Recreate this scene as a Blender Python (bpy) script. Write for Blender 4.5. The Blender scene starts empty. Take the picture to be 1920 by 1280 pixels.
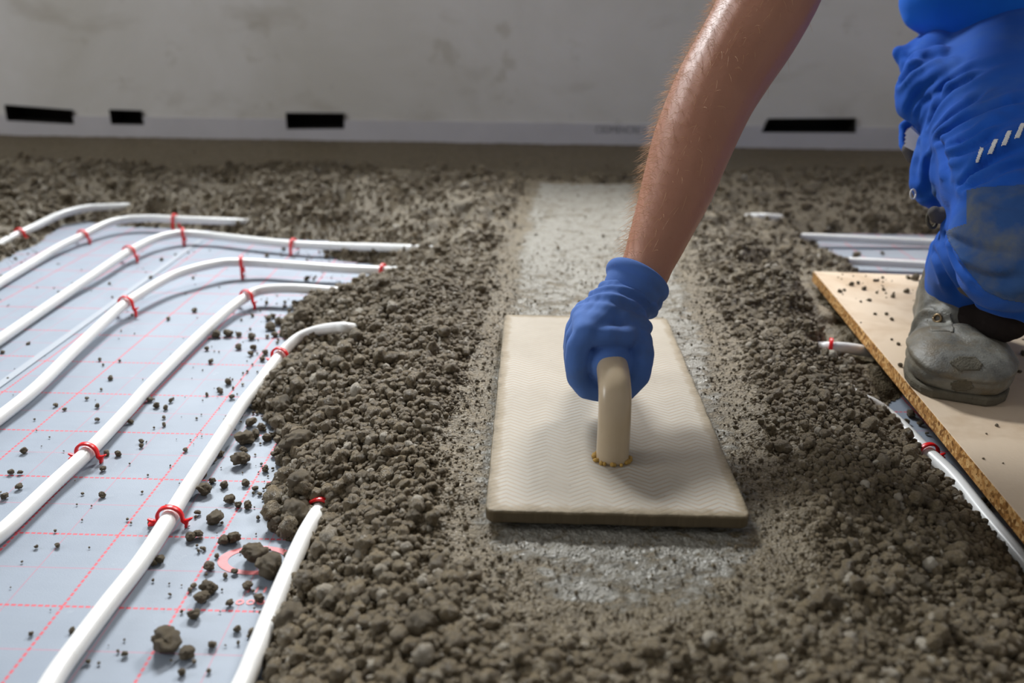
import bpy, bmesh, math, random
import numpy as np
from mathutils import Vector, Matrix

S = bpy.context.scene
COL = S.collection
rng = np.random.default_rng(7)
random.seed(7)

# ------------------------------------------------------------------ camera
F_PX, TH, YAW, ROLL, CAM_H = 1500.0, 0.397, -0.0214, 0.0128, 0.48
_f = np.array([math.sin(YAW)*math.cos(TH), math.cos(YAW)*math.cos(TH), -math.sin(TH)])
_r = np.array([math.cos(YAW), -math.sin(YAW), 0.0]); _u = np.cross(_r, _f)
CR = _r*math.cos(ROLL)+_u*math.sin(ROLL); CU = -_r*math.sin(ROLL)+_u*math.cos(ROLL); CF = _f
C0 = np.array([0, 0, CAM_H])
cam_d = bpy.data.cameras.new('camera'); cam = bpy.data.objects.new('camera', cam_d); COL.objects.link(cam)
cam.matrix_world = Matrix(((CR[0], CU[0], -CF[0], 0), (CR[1], CU[1], -CF[1], 0), (CR[2], CU[2], -CF[2], CAM_H), (0, 0, 0, 1)))
cam_d.sensor_width = 36.0; cam_d.lens = 36.0*F_PX/1920
cam_d.clip_start = 0.02
cam_d.dof.use_dof = True; cam_d.dof.focus_distance = 0.86; cam_d.dof.aperture_fstop = 3.3
S.camera = cam

def U(px, py, z):            # the place on the level z that the photograph shows at px, py
    d = CF+(px-960)/F_PX*CR+(640-py)/F_PX*CU
    return C0+d*((z-CAM_H)/d[2])
def UD(px, py, depth):       # the place at a distance in front of the lens
    return C0+(CF+(px-960)/F_PX*CR+(640-py)/F_PX*CU)*depth

# ------------------------------------------------------------------ world, light, exposure
S.view_settings.view_transform = 'Standard'; S.view_settings.look = 'None'
S.view_settings.gamma = 1; S.view_settings.use_curve_mapping = False
S.view_settings.exposure = 0.0
W = bpy.data.worlds.new('world'); S.world = W; W.use_nodes = True
bg = W.node_tree.nodes['Background']; bg.inputs[0].default_value = (0.95, 0.97, 1.0, 1); bg.inputs[1].default_value = 0.27
def area(name, loc, aim, sx, sy, power, col):
    l = bpy.data.lights.new(name, 'AREA'); l.shape = 'RECTANGLE'; l.size = sx; l.size_y = sy; l.energy = power; l.color = col
    o = bpy.data.objects.new(name, l); COL.objects.link(o); o.location = loc
    o.rotation_euler = (Vector(aim)-Vector(loc)).to_track_quat('-Z', 'Y').to_euler()
    return o
WY = 2.712                   # inner face of the back wall
area('daylight_left', (-1.25, 3.75, 2.95), (0.0, 0.9, 0.0), 1.2, 0.55, 275, (0.93, 0.97, 1.0))
area('daylight_right', (1.55, 3.75, 2.95), (0.2, 0.9, 0.0), 1.2, 0.55, 170, (1.0, 0.97, 0.92))
area('daylight_side', (-3.95, 0.45, 2.0), (0.5, 0.7, 0.2), 1.2, 1.2, 54, (0.93, 0.97, 1.0))

# ------------------------------------------------------------------ noise
def _hash(ix, iy, iz, s):
    h = (ix.astype(np.int64)*374761393+iy.astype(np.int64)*668265263+iz.astype(np.int64)*2147483647+s*974634777) & 0xffffffff
    h = ((h ^ (h >> 13))*1274126177) & 0xffffffff
    h = ((h ^ (h >> 16))*2246822519) & 0xffffffff
    return ((h ^ (h >> 15)) & 0xffffff)/float(0xffffff)
def vnoise(x, y, z=None, s=0):
    x = np.asarray(x, float); y = np.asarray(y, float); z = np.zeros_like(x) if z is None else np.asarray(z, float)
    ix, iy, iz = np.floor(x), np.floor(y), np.floor(z); fx, fy, fz = x-ix, y-iy, z-iz
    fx, fy, fz = [t*t*(3-2*t) for t in (fx, fy, fz)]
    r = 0
    for a in (0, 1):
        for b in (0, 1):
            for c in (0, 1):
                r = r+_hash(ix+a, iy+b, iz+c, s)*(fx if a else 1-fx)*(fy if b else 1-fy)*(fz if c else 1-fz)
    return r*2-1
def fbm(x, y, z=None, o=4, s=0):
    z = np.zeros_like(np.asarray(x, float)) if z is None else z
    r = 0; a = 1; t = 0
    for k in range(o):
        r = r+a*vnoise(x*2**k, y*2**k, z*2**k, s+k*17); t += a; a *= .5
    return r/t
def worley(x, y, s=0):       # distance to the nearest jittered point, and that cell's own number
    ix, iy = np.floor(x), np.floor(y); best = np.full(x.shape, 9.0); cid = np.zeros(x.shape); z0 = np.zeros_like(ix)
    for a in (-1, 0, 1):
        for b in (-1, 0, 1):
            cx, cy = ix+a, iy+b
            d = np.hypot(cx+_hash(cx, cy, z0, s)-x, cy+_hash(cx, cy, z0, s+5)-y)
            m = d < best; best[m] = d[m]; cid[m] = _hash(cx, cy, z0, s+9)[m]
    return best, cid
def sstep(a, b, t):
    t = np.clip((t-a)/(b-a), 0, 1); return t*t*(3-2*t)
def poly_sd(P, x, y):        # signed distance to a polygon, positive inside
    P = np.asarray(P); n = len(P); d = np.full(x.shape, 9.0); ins = np.zeros(x.shape, bool)
    for i in range(n):
        a, b = P[i], P[(i+1) % n]; e = b-a; wx, wy = x-a[0], y-a[1]
        t = np.clip((wx*e[0]+wy*e[1])/(e@e), 0, 1); d = np.minimum(d, np.hypot(wx-e[0]*t, wy-e[1]*t))
        c = ((a[1] > y) != (b[1] > y)); c &= x < (b[0]-a[0])*(y-a[1])/(b[1]-a[1]+1e-12)+a[0]
        ins ^= c
    return np.where(ins, d, -d)

# ------------------------------------------------------------------ object helpers
def tag(o, label=None, cat=None, group=None, kind=None):
    if label: o['label'] = label
    if cat: o['category'] = cat
    if group: o['group'] = group
    if kind: o['kind'] = kind
    return o
def empty(name, loc=(0, 0, 0)):
    o = bpy.data.objects.new(name, None); COL.objects.link(o); o.location = loc; o.empty_display_size = .02
    return o
def link(name, me, mat=None, parent=None, smooth=True):
    if smooth: me.shade_smooth()
    else: me.shade_flat()
    o = bpy.data.objects.new(name, me); COL.objects.link(o)
    if mat: me.materials.append(mat)
    if parent is not None:
        o.parent = parent; o.matrix_parent_inverse = Matrix.Translation(-parent.location)
    return o
def mesh_from(verts, faces, name='m'):
    me = bpy.data.meshes.new(name); me.from_pydata([tuple(v) for v in verts], [], faces); me.update(); return me
class MB:
    def __init__(s): s.v = []; s.f = []
    def add(s, v, f):
        n = len(s.v); s.v += [tuple(map(float, p)) for p in v]; s.f += [tuple(i+n for i in q) for q in f]; return s
    def box(s, lo, hi):
        x0, y0, z0 = lo; x1, y1, z1 = hi
        return s.add([(x0, y0, z0), (x1, y0, z0), (x1, y1, z0), (x0, y1, z0), (x0, y0, z1), (x1, y0, z1), (x1, y1, z1), (x0, y1, z1)],
                     [(0, 3, 2, 1), (4, 5, 6, 7), (0, 1, 5, 4), (1, 2, 6, 5), (2, 3, 7, 6), (3, 0, 4, 7)])
    def prism(s, poly, z0, z1):
        n = len(poly)
        return s.add([(p[0], p[1], z0) for p in poly]+[(p[0], p[1], z1) for p in poly],
                     [tuple(range(n))[::-1], tuple(range(n, 2*n))]+[(i, (i+1) % n, n+(i+1) % n, n+i) for i in range(n)])
    def tube(s, P, R, n=12, up=(0, 0, 1), sq=None, closed=False):
        # P: k x 3, R: k or k x 2 (side, up) radii; sq = superellipse power
        P = np.asarray(P, float); k = len(P); R = np.asarray(R, float)
        if R.ndim == 0: R = np.full((k, 2), float(R))
        if R.ndim == 1: R = np.stack([R, R], 1)
        T = np.gradient(P, axis=0); T /= np.linalg.norm(T, axis=1)[:, None]+1e-12
        up = np.asarray(up, float); V = []; side = None
        for i in range(k):
            sd = np.cross(T[i], up); l = np.linalg.norm(sd)
            if l < 1e-3: sd = side if side is not None else np.array([1., 0, 0])
            else: sd /= l
            if side is not None and sd@side < 0: sd = -sd
            side = sd; u2 = np.cross(sd, T[i])
            for j in range(n):
                a = 2*math.pi*j/n; c, q = math.cos(a), math.sin(a)
                if sq: c = math.copysign(abs(c)**(2/sq), c); q = math.copysign(abs(q)**(2/sq), q)
                V.append(P[i]+sd*c*R[i, 0]+u2*q*R[i, 1])
        F = [(i*n+j, i*n+(j+1) % n, (i+1)*n+(j+1) % n, (i+1)*n+j) for i in range(k-1) for j in range(n)]
        if not closed: F += [tuple(range(n))[::-1], tuple((k-1)*n+j for j in range(n))]
        return s.add(V, F)
    def ball(s, c, r, n=16, m=10):
        r = np.ones(3)*np.asarray(r, float); V = [(c[0], c[1], c[2]+r[2])]
        for i in range(1, m):
            t = math.pi*i/m
            for j in range(n):
                a = 2*math.pi*j/n; V.append((c[0]+r[0]*math.sin(t)*math.cos(a), c[1]+r[1]*math.sin(t)*math.sin(a), c[2]+r[2]*math.cos(t)))
        V.append((c[0], c[1], c[2]-r[2])); L = len(V)-1
        F = [(0, 1+j, 1+(j+1) % n) for j in range(n)]
        F += [(1+(i-1)*n+j, 1+i*n+j, 1+i*n+(j+1) % n, 1+(i-1)*n+(j+1) % n) for i in range(1, m-1) for j in range(n)]
        F += [(L, 1+(m-2)*n+(j+1) % n, 1+(m-2)*n+j) for j in range(n)]
        return s.add(V, F)
    def limb(s, P, R, n=16):     # round-ended tapered chain
        P = [np.asarray(p, float) for p in P]
        for p, r in zip(P, R): s.ball(p, r, n, 10)
        for i in range(len(P)-1): s.tube([P[i], P[i+1]], [R[i], R[i+1]], n)
        return s
    def mesh(s, name='m'): return mesh_from(s.v, s.f, name)
    def build(s, name, mat=None, parent=None, smooth=True): return link(name, s.mesh(name), mat, parent, smooth)
def spline(P, per=10):
    P = np.asarray(P, float); out = []
    Q = np.vstack([2*P[0]-P[1], P, 2*P[-1]-P[-2]])
    for i in range(1, len(Q)-2):
        a, b, c, d = Q[i-1], Q[i], Q[i+1], Q[i+2]
        for t in np.linspace(0, 1, per, endpoint=False):
            out.append(.5*((2*b)+(-a+c)*t+(2*a-5*b+4*c-d)*t*t+(-a+3*b-3*c+d)*t**3))
    out.append(P[-1]); return np.array(out)
def fused(mb, voxel, smooth=4, fn=None, sub=0, post=0):      # one continuous surface out of overlapping volumes
    me = mb.mesh('tmp'); o = bpy.data.objects.new('tmp', me); COL.objects.link(o)
    m = o.modifiers.new('r', 'REMESH'); m.mode = 'VOXEL'; m.voxel_size = voxel
    if smooth:
        k = o.modifiers.new('s', 'SMOOTH'); k.iterations = smooth; k.factor = .6
    if sub:
        k = o.modifiers.new('b', 'SUBSURF'); k.levels = sub; k.render_levels = sub
    dg = bpy.context.evaluated_depsgraph_get(); dg.update()
    out = bpy.data.meshes.new_from_object(o.evaluated_get(dg)); bpy.data.objects.remove(o); bpy.data.meshes.remove(me)
    if fn:
        n = len(out.vertices); co = np.empty(n*3); out.vertices.foreach_get('co', co); co = co.reshape(-1, 3)
        no = np.empty(n*3); out.vertices.foreach_get('normal', no); no = no.reshape(-1, 3)
        co = fn(co, no)
        if post:
            e = np.empty(len(out.edges)*2, np.int32); out.edges.foreach_get('vertices', e); e = e.reshape(-1, 2); dg_ = np.bincount(e.ravel(), minlength=n)[:, None]
            for _ in range(post):
                a_ = np.stack([np.bincount(e[:, 0], co[e[:, 1], k], n)+np.bincount(e[:, 1], co[e[:, 0], k], n) for k in range(3)], 1)/np.maximum(dg_, 1)
                co = co*.45+a_*.55
        out.vertices.foreach_set('co', co.ravel()); out.update()
    return out
def bevel(o, w, seg=2):
    m = o.modifiers.new('bevel', 'BEVEL'); m.width = w; m.segments = seg; m.limit_method = 'ANGLE'; m.angle_limit = .7; return o

# ------------------------------------------------------------------ materials
class NT:
    def __init__(s, name):
        s.m = bpy.data.materials.new(name); s.m.use_nodes = True; s.t = s.m.node_tree; s.b = s.t.nodes['Principled BSDF']
        s.co = s.n('ShaderNodeTexCoord').outputs['Object']
    def n(s, t, **k):
        x = s.t.nodes.new(t)
        for a, v in k.items(): setattr(x, a, v)
        return x
    def put(s, sock, v):
        if isinstance(v, bpy.types.NodeSocket): s.t.links.new(v, sock)
        elif isinstance(v, (tuple, list)) and len(v) == 3 and sock.type == 'RGBA': sock.default_value = (*v, 1)
        else: sock.default_value = v
    def noise(s, sc, det=4, rough=.55, dist=0, co=None, col=False):
        x = s.n('ShaderNodeTexNoise'); s.put(x.inputs['Vector'], co or s.co); x.inputs['Scale'].default_value = sc
        x.inputs['Detail'].default_value = det; x.inputs['Roughness'].default_value = rough; x.inputs['Distortion'].default_value = dist
        return x.outputs['Color' if col else 'Fac']
    def voro(s, sc, feat='F1', out='Distance', co=None, rnd=1):
        x = s.n('ShaderNodeTexVoronoi', feature=feat); s.put(x.inputs['Vector'], co or s.co); x.inputs['Scale'].default_value = sc
        x.inputs['Randomness'].default_value = rnd
        return x.outputs[out]
    def ma(s, op, a, b=0.0, c=None, clamp=False):
        x = s.n('ShaderNodeMath', operation=op, use_clamp=clamp); s.put(x.inputs[0], a); s.put(x.inputs[1], b)
        if c is not None: s.put(x.inputs[2], c)
        return x.outputs[0]
    def ramp(s, f, pts):
        x = s.n('ShaderNodeValToRGB'); s.put(x.inputs[0], f); e = x.color_ramp.elements
        while len(e) < len(pts): e.new(.5)
        for q, (p, c) in zip(e, pts):
            q.position = p; q.color = (c, c, c, 1) if isinstance(c, (int, float)) else (*c, 1)
        return x.outputs[0]
    def mix(s, f, a, b, mode='MIX'):
        x = s.n('ShaderNodeMix', data_type='RGBA', blend_type=mode); s.put(x.inputs[0], f); s.put(x.inputs[6], a); s.put(x.inputs[7], b)
        return x.outputs[2]
    def xyz(s, v=None):
        x = s.n('ShaderNodeSeparateXYZ'); s.put(x.inputs[0], v or s.co); return x.outputs
    def mapping(s, sc=(1, 1, 1), rot=(0, 0, 0), loc=(0, 0, 0), co=None):
        x = s.n('ShaderNodeMapping'); s.put(x.inputs[0], co or s.co); x.inputs['Scale'].default_value = sc
        x.inputs['Rotation'].default_value = rot; x.inputs['Location'].default_value = loc; return x.outputs[0]
    def attr(s, name):
        x = s.n('ShaderNodeAttribute'); x.attribute_name = name; return x.outputs['Fac']
    def bump(s, h, st=.5, d=.001, nrm=None):
        x = s.n('ShaderNodeBump'); s.put(x.inputs['Height'], h); x.inputs['Strength'].default_value = st; x.inputs['Distance'].default_value = d
        if nrm: s.put(x.inputs['Normal'], nrm)
        return x.outputs[0]
    def out(s, col=None, rough=.6, spec=None, nrm=None, **k):
        if col is not None: s.put(s.b.inputs['Base Color'], col)
        s.put(s.b.inputs['Roughness'], rough)
        if spec is not None: s.put(s.b.inputs['Specular IOR Level'], spec)
        if nrm is not None: s.put(s.b.inputs['Normal'], nrm)
        for a, v in k.items(): s.put(s.b.inputs[a.replace('_', ' ')], v)
        return s.m
def srgb(r, g, b): return tuple(((c/255)/12.92 if c/255 <= .04045 else ((c/255+.055)/1.055)**2.4) for c in (r, g, b))

GX, GY = -.5945, .5358       # phase of the printed 10 cm grid
def foil_mat(name, ox, oy):
    t = NT(name); X = t.xyz()
    def line(v, off, w, dash=None):
        a = t.ma('PINGPONG', t.ma('ADD', v, 10-off), .05)        # 0 at the line
        l = t.ma('LESS_THAN', a, w)
        if dash:
            l = t.ma('MULTIPLY', l, t.ma('GREATER_THAN', t.ma('FRACT', t.ma('MULTIPLY', dash, 170)), .26))
        return l
    mx = t.ma('MAXIMUM', line(X[0], ox, .00125, X[1]), line(X[1], oy, .00115, X[0]))
    fx = t.ma('MAXIMUM', line(X[0], ox+.05, .00042), line(X[1], oy+.05, .00042))
    base = t.mix(t.noise(9, 4), srgb(134, 143, 156), srgb(155, 164, 176))
    base = t.mix(t.ramp(t.noise(45, 5, .7), [(.62, 0), (.75, .35)]), base, srgb(180, 186, 194))
    c = t.mix(t.ma('MULTIPLY', fx, .55), base, srgb(205, 95, 115))
    c = t.mix(t.ma('MULTIPLY', mx, .85), c, srgb(214, 58, 70))
    wrk = t.noise(1, 3, .5, 0, t.mapping((3, 14, 1), (0, 0, .5)))
    h = t.ma('ADD', t.ma('MULTIPLY', t.noise(900, 2), .12), wrk)
    return t.out(c, t.ma('ADD', t.ma('MULTIPLY', t.noise(14, 4), .2), .42), .35, t.bump(h, .35, .004))
M = {}
M['foil_a'] = foil_mat('grey gridded foil', GX, GY)
M['foil_b'] = foil_mat('grey gridded foil left sheet', GX-.012, GY+.012)

def mortar_mat():
    t = NT('damp cement mortar')
    grit = t.noise(420, 5, .7); mid = t.noise(90, 4, .6)
    c = t.ramp(t.ma('ADD', t.ma('MULTIPLY', grit, .6), t.ma('MULTIPLY', mid, .4)), [(.3, srgb(60, 51, 36)), (.5, srgb(106, 93, 70)), (.72, srgb(150, 136, 109))])
    big = t.noise(7, 3); c = t.mix(t.ma('MULTIPLY', big, .35), c, srgb(108, 97, 74))
    film = t.attr('film')
    fm = t.ma('ADD', film, t.ma('MULTIPLY', t.ma('SUBTRACT', t.noise(1, 7, .75, .8, t.mapping((34, 52, 34))), .5), 1.9))
    fm = t.ramp(fm, [(.42, 0), (.6, .92)])
    fc = t.mix(t.noise(160, 4, .7), srgb(122, 118, 107), srgb(164, 160, 150))
    c = t.mix(fm, c, fc)
    sp = t.ramp(t.voro(230), [(.12, 1), (.2, 0)]); c = t.mix(t.ma('MULTIPLY', sp, t.ma('MULTIPLY', t.ramp(t.noise(60, 2), [(.5, 0), (.6, .6)]), 1)), c, srgb(206, 198, 184))
    h = t.ma('ADD', t.ma('MULTIPLY', grit, .5), t.ma('ADD', t.voro(330), t.ma('MULTIPLY', fm, .5)))
    h2 = t.bump(h, .75, .0022)
    return t.out(c, t.mix(fm, (.55,)*3, (.34,)*3), .5, h2)
M['mortar'] = mortar_mat()
def grain_mat():
    t = NT('crumbly mortar grains'); oi = t.n('ShaderNodeObjectInfo').outputs['Random']
    grit = t.noise(2.4, 5, .75); g2 = t.noise(1.0, 2)
    c = t.ramp(grit, [(.3, srgb(90, 77, 55)), (.52, srgb(140, 124, 96)), (.75, srgb(188, 173, 144))])
    c = t.mix(t.ramp(oi, [(.0, .0), (.5, .55)]), c, srgb(104, 92, 71)); c = t.mix(t.ramp(oi, [(.93, 0), (.97, .7)]), c, srgb(214, 205, 188))
    c = t.mix(t.ma('MULTIPLY', g2, .2), c, srgb(140, 118, 84))
    return t.out(c, t.ma('ADD', t.ma('MULTIPLY', t.noise(3, 3), .4), .2), .6, t.bump(t.ma('ADD', grit, t.noise(9, 3)), .6, .12))
M['grain'] = grain_mat()
def clod_mat():
    t = NT('mortar clod'); grit = t.noise(330, 5, .75)
    c = t.ramp(grit, [(.3, srgb(94, 81, 59)), (.52, srgb(144, 128, 101)), (.75, srgb(188, 173, 146))])
    c = t.mix(t.ma('MULTIPLY', t.noise(40, 2), .4), c, srgb(104, 92, 72))
    return t.out(c, .55, .5, t.bump(t.ma('ADD', grit, t.noise(900, 3)), .9, .002))
M['clod'] = clod_mat()
def wall_mat():
    t = NT('bare plaster wall')
    c = t.mix(t.ramp(t.noise(1.6, 5, .6, .5), [(.35, 0), (.7, 1)]), srgb(208, 203, 194), srgb(226, 222, 218))
    st = t.ramp(t.noise(1, 4, .6, .3, t.mapping((2.2, 1, 5.5))), [(.56, 0), (.72, 1)])
    c = t.mix(t.ma('MULTIPLY', st, .45), c, srgb(164, 154, 136))
    c = t.mix(t.ma('MULTIPLY', t.ramp(t.noise(9, 3), [(.63, 0), (.72, 1)]), .4), c, srgb(176, 168, 152))
    return t.out(c, .8, .2, t.bump(t.noise(60, 4), .25, .002))
M['wall'] = wall_mat()
def simple(name, col, rough=.5, spec=.5, ns=60, var=.12, bd=.0005, bs=.3, **k):
    t = NT(name); c2 = tuple(min(1, x*(1-var*1.6)) for x in col)
    return t.out(t.mix(t.noise(ns, 4), c2, tuple(min(1, x*(1+var)) for x in col)), rough, spec, t.bump(t.noise(ns*6, 3), bs, bd), **k)
def pipe_mat():
    t = NT('white plastic pipe')
    d = t.ramp(t.noise(38, 5, .7), [(.6, 0), (.78, .5)])
    c = t.mix(d, srgb(236, 236, 234), srgb(176, 166, 148))
    return t.out(c, .32, .5)
M['pipe'] = pipe_mat()
M['red'] = simple('red plastic clip', srgb(236, 24, 28), .34, .5, 90, .08)
M['strip'] = simple('white foam edge strip', srgb(204, 200, 202), .7, .2, 8, .08)
M['black'] = simple('black opening shade', srgb(34, 31, 28), .8, .2, 20, .2)  # black stands for the darkness inside the wall slots
M['frame'] = simple('white window frame', srgb(225, 225, 222), .4, .4)
M['grey_ink'] = simple('grey ink', srgb(110, 108, 106), .8, .1)
M['pink_ink'] = simple('faded red ink', srgb(232, 138, 140), .5, .3)
def tape_mat():
    t = NT('clear glossy tape')
    return t.out(srgb(206, 212, 220), .35, .5, t.bump(t.noise(50, 3), .4, .001), Alpha=.6)
M['tape'] = tape_mat()
def float_mat():
    t = NT('worn pale float board'); X = t.xyz()
    zig = t.ma('MULTIPLY', t.ma('PINGPONG', t.ma('ADD', X[0], 5), .019), .62)
    ph = t.ma('FRACT', t.ma('MULTIPLY', t.ma('ADD', X[1], t.ma('ADD', zig, 5)), 150))
    ln = t.ramp(ph, [(.0, 1), (.28, 0), (.8, 0), (1.0, 1)])
    wear = t.ramp(t.noise(11, 5, .65), [(.36, 0), (.66, 1)])
    wob = t.ma('MULTIPLY', t.ma('SUBTRACT', t.noise(60, 5, .7), .5), .018)
    ex = t.ma('SUBTRACT', .1155, t.ma('ABSOLUTE', X[0])); ey = t.ma('SUBTRACT', .241, t.ma('ABSOLUTE', X[1]))
    ed = t.ma('ADD', t.ma('MINIMUM', ex, ey), wob)                     # distance to the board's rim
    c = t.mix(t.noise(7, 5, .6), srgb(150, 141, 126), srgb(180, 171, 156))
    c = t.mix(t.ma('MULTIPLY', wear, .5), c, srgb(188, 184, 174))
    c = t.mix(t.ma('MULTIPLY', t.ma('MULTIPLY', ln, t.ma('ADD', t.ma('MULTIPLY', wear, .6), .35)), .8), c, srgb(158, 126, 88))
    c = t.mix(t.ramp(ed, [(.0, .9), (.006, .8), (.0085, .55), (.012, 0)]), c, srgb(140, 124, 96))
    c = t.mix(t.ramp(ed, [(.0, .85), (.005, 0)]), c, srgb(96, 84, 62))
    c = t.mix(t.ramp(t.noise(240, 3, .6), [(.7, 0), (.74, .9)]), c, srgb(92, 82, 66))
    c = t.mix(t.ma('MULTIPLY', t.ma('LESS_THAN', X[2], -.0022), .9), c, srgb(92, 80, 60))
    return t.out(c, .6, .4, t.bump(t.ma('ADD', t.ma('MULTIPLY', ln, -.5), t.noise(90, 4)), .35, .0012))
def handle_mat():
    t = NT('pale plastic handle')
    c = t.mix(t.noise(22, 4, .6), srgb(178, 156, 126), srgb(200, 182, 154))
    c = t.mix(t.ramp(t.noise(300, 3), [(.7, 0), (.76, .6)]), c, srgb(110, 92, 70))
    return t.out(c, .28, .5, t.bump(t.noise(120, 3), .15, .0006))
def chip_mat():
    t = NT('particle board face')
    c = t.mix(t.noise(4, 5, .6), srgb(202, 176, 146), srgb(226, 208, 184))
    c = t.mix(t.ramp(t.noise(6, 4, .6, .4), [(.52, 0), (.66, .6)]), c, srgb(176, 144, 108))
    ch = t.n('ShaderNodeTexVoronoi'); t.put(ch.inputs['Vector'], t.mapping((90, 260, 260))); ch.inputs['Scale'].default_value = 1
    e = t.ramp(t.xyz(ch.outputs['Color'])[0], [(.0, srgb(120, 78, 36)), (.5, srgb(186, 134, 74)), (1, srgb(222, 180, 120))])
    e = t.mix(t.ramp(t.noise(500, 3), [(.6, 0), (.66, .8)]), e, srgb(78, 52, 28))
    g = t.n('ShaderNodeNewGeometry').outputs['Normal']
    up = t.ma('GREATER_THAN', t.xyz(g)[2], .7)
    return t.out(t.mix(up, e, c), .65, .35, t.bump(t.noise(260, 4), .35, .0012))
def cloth_mat(name, a, b, dirt, weave=900, amt=.3):
    t = NT(name); c = t.mix(t.noise(12, 4), a, b)
    c = t.mix(t.ma('MULTIPLY', t.ramp(t.noise(9, 5, .65), [(.5, 0), (.75, 1)]), amt), c, dirt)
    w = t.n('ShaderNodeTexWave'); t.put(w.inputs[0], t.mapping(rot=(.3, .6, .2))); w.inputs['Scale'].default_value = weave/3
    h = t.ma('ADD', t.noise(weave, 3), t.ma('MULTIPLY', w.outputs['Fac'], .4))
    return t.out(c, .85, .25, t.bump(h, .3, .0008), Sheen_Weight=.06)
M['float'] = float_mat(); M['handle'] = handle_mat(); M['chip'] = chip_mat()
M['glue'] = simple('yellow foam glue', srgb(196, 156, 78), .6, .4, 200, .3, .002, .6)
M['glove'] = cloth_mat('blue knit glove', srgb(62, 94, 158), srgb(86, 122, 188), srgb(92, 98, 100), 1400, .75)
M['trouser'] = cloth_mat('blue work trousers', srgb(16, 76, 172), srgb(28, 94, 192), srgb(84, 118, 168), 1100, .4)
M['shirt'] = cloth_mat('bright blue shirt', srgb(8, 92, 200), srgb(16, 110, 220), srgb(20, 90, 190), 1100, .2)
M['pad'] = cloth_mat('dusty blue knee pad cloth', srgb(36, 74, 136), srgb(58, 92, 140), srgb(120, 118, 96), 900, .9)
M['grey_cloth'] = simple('grey pocket lining', srgb(96, 92, 90), .8, .2, 40, .2, .001)
M['shade_cloth'] = simple('black knee shade', srgb(44, 38, 36), .9, .1, 40, .2, .001)  # near-black that paints the shade under the knee
M['white'] = simple('white reflective band', srgb(232, 230, 226), .5, .4, 60, .05)
M['brass'] = simple('dull metal', srgb(150, 128, 96), .4, .5, 90, .1, Metallic=.8)
def boot_mat():
    t = NT('muddy grey leather')
    c = t.mix(t.ramp(t.noise(22, 5, .6, .3), [(.35, 0), (.65, 1)]), srgb(84, 82, 76), srgb(136, 134, 124))
    c = t.mix(t.ma('MULTIPLY', t.ramp(t.noise(14, 5, .7), [(.48, 0), (.62, 1)]), .7), c, srgb(112, 98, 74))
    return t.out(c, .5, .45, t.bump(t.ma('ADD', t.noise(60, 5, .7), t.ma('MULTIPLY', t.noise(500, 3), .3)), .5, .003))
M['boot'] = boot_mat()
M['sole'] = simple('dark rubber sole', srgb(98, 92, 78), .75, .3, 60, .3, .002, .6)
def skin_mat():
    t = NT('skin')
    c = t.mix(t.noise(12, 4, .6), srgb(158, 108, 86), srgb(182, 132, 108))
    c = t.mix(t.ramp(t.noise(160, 4, .7), [(.6, 0), (.8, .4)]), c, srgb(140, 84, 62))
    return t.out(c, .48, .4, t.bump(t.noise(420, 4), .25, .0006), Subsurface_Weight=.12, Subsurface_Radius=(.01, .004, .002), Subsurface_Scale=.5)
M['skin'] = skin_mat()
M['hair'] = simple('fair hair', srgb(206, 164, 120), .5, .4)
M['eye'] = simple('eye', srgb(225, 222, 215), .2, .5)
# ------------------------------------------------------------------ the room shell
from mathutils.geometry import tessellate_polygon
def UY(px, py, y):
    d = CF+(px-960)/F_PX*CR+(640-py)/F_PX*CU
    p = C0+d*(y/d[1]); return (p[0], p[2])
def holed_plate(mb, outer, holes, y0, y1):       # upright plate in the XZ plane with real openings
    loops = [outer]+holes; pts = [p for l in loops for p in l]
    tr = tessellate_polygon([[Vector((p[0], p[1], 0)) for p in l] for l in loops])
    n = len(pts); mb_v = [(p[0], y0, p[1]) for p in pts]+[(p[0], y1, p[1]) for p in pts]; f = []
    for a, b, c in tr:
        P = [Vector((pts[i][0], pts[i][1])) for i in (a, b, c)]
        cr = (P[1]-P[0]).cross(P[2]-P[0])
        if cr < 0: a, c = c, a
        f += [(a, b, c), (n+c, n+b, n+a)]
    k = 0
    for l in loops:
        m = len(l)
        f += [(k+i, k+(i+1) % m, n+k+(i+1) % m, n+k+i) for i in range(m)]; k += m
    mb.add(mb_v, f)
def flat_recalc(me):
    b = bmesh.new(); b.from_mesh(me); bmesh.ops.recalc_face_normals(b, faces=b.faces); b.to_mesh(me); b.free(); return me
SLOTS = [[(11, 196), (137, 206), (141, 232), (16, 225)], [(207, 205), (266, 207), (272, 233), (211, 232)],
         [(537, 211), (646, 212), (646, 240), (539, 241)], [(1440, 222), (1603, 221), (1602, 248), (1426, 247)]]
slots = [[UY(x, y, WY) for x, y in s][::-1] for s in SLOTS]
wins = [[(-1.95, 1.31), (-.45, 1.31), (-.45, 2.45), (-1.95, 2.45)], [(.55, 1.31), (2.25, 1.31), (2.25, 2.45), (.55, 2.45)]]
w = MB(); holed_plate(w, [(-3.4, -.1), (3.2, -.1), (3.2, 2.7), (-3.4, 2.7)], slots+wins, WY, WY+.16)
wall = link('wall_back', flat_recalc(w.mesh()), M['wall'], None, False); tag(wall, kind='structure')
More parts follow.
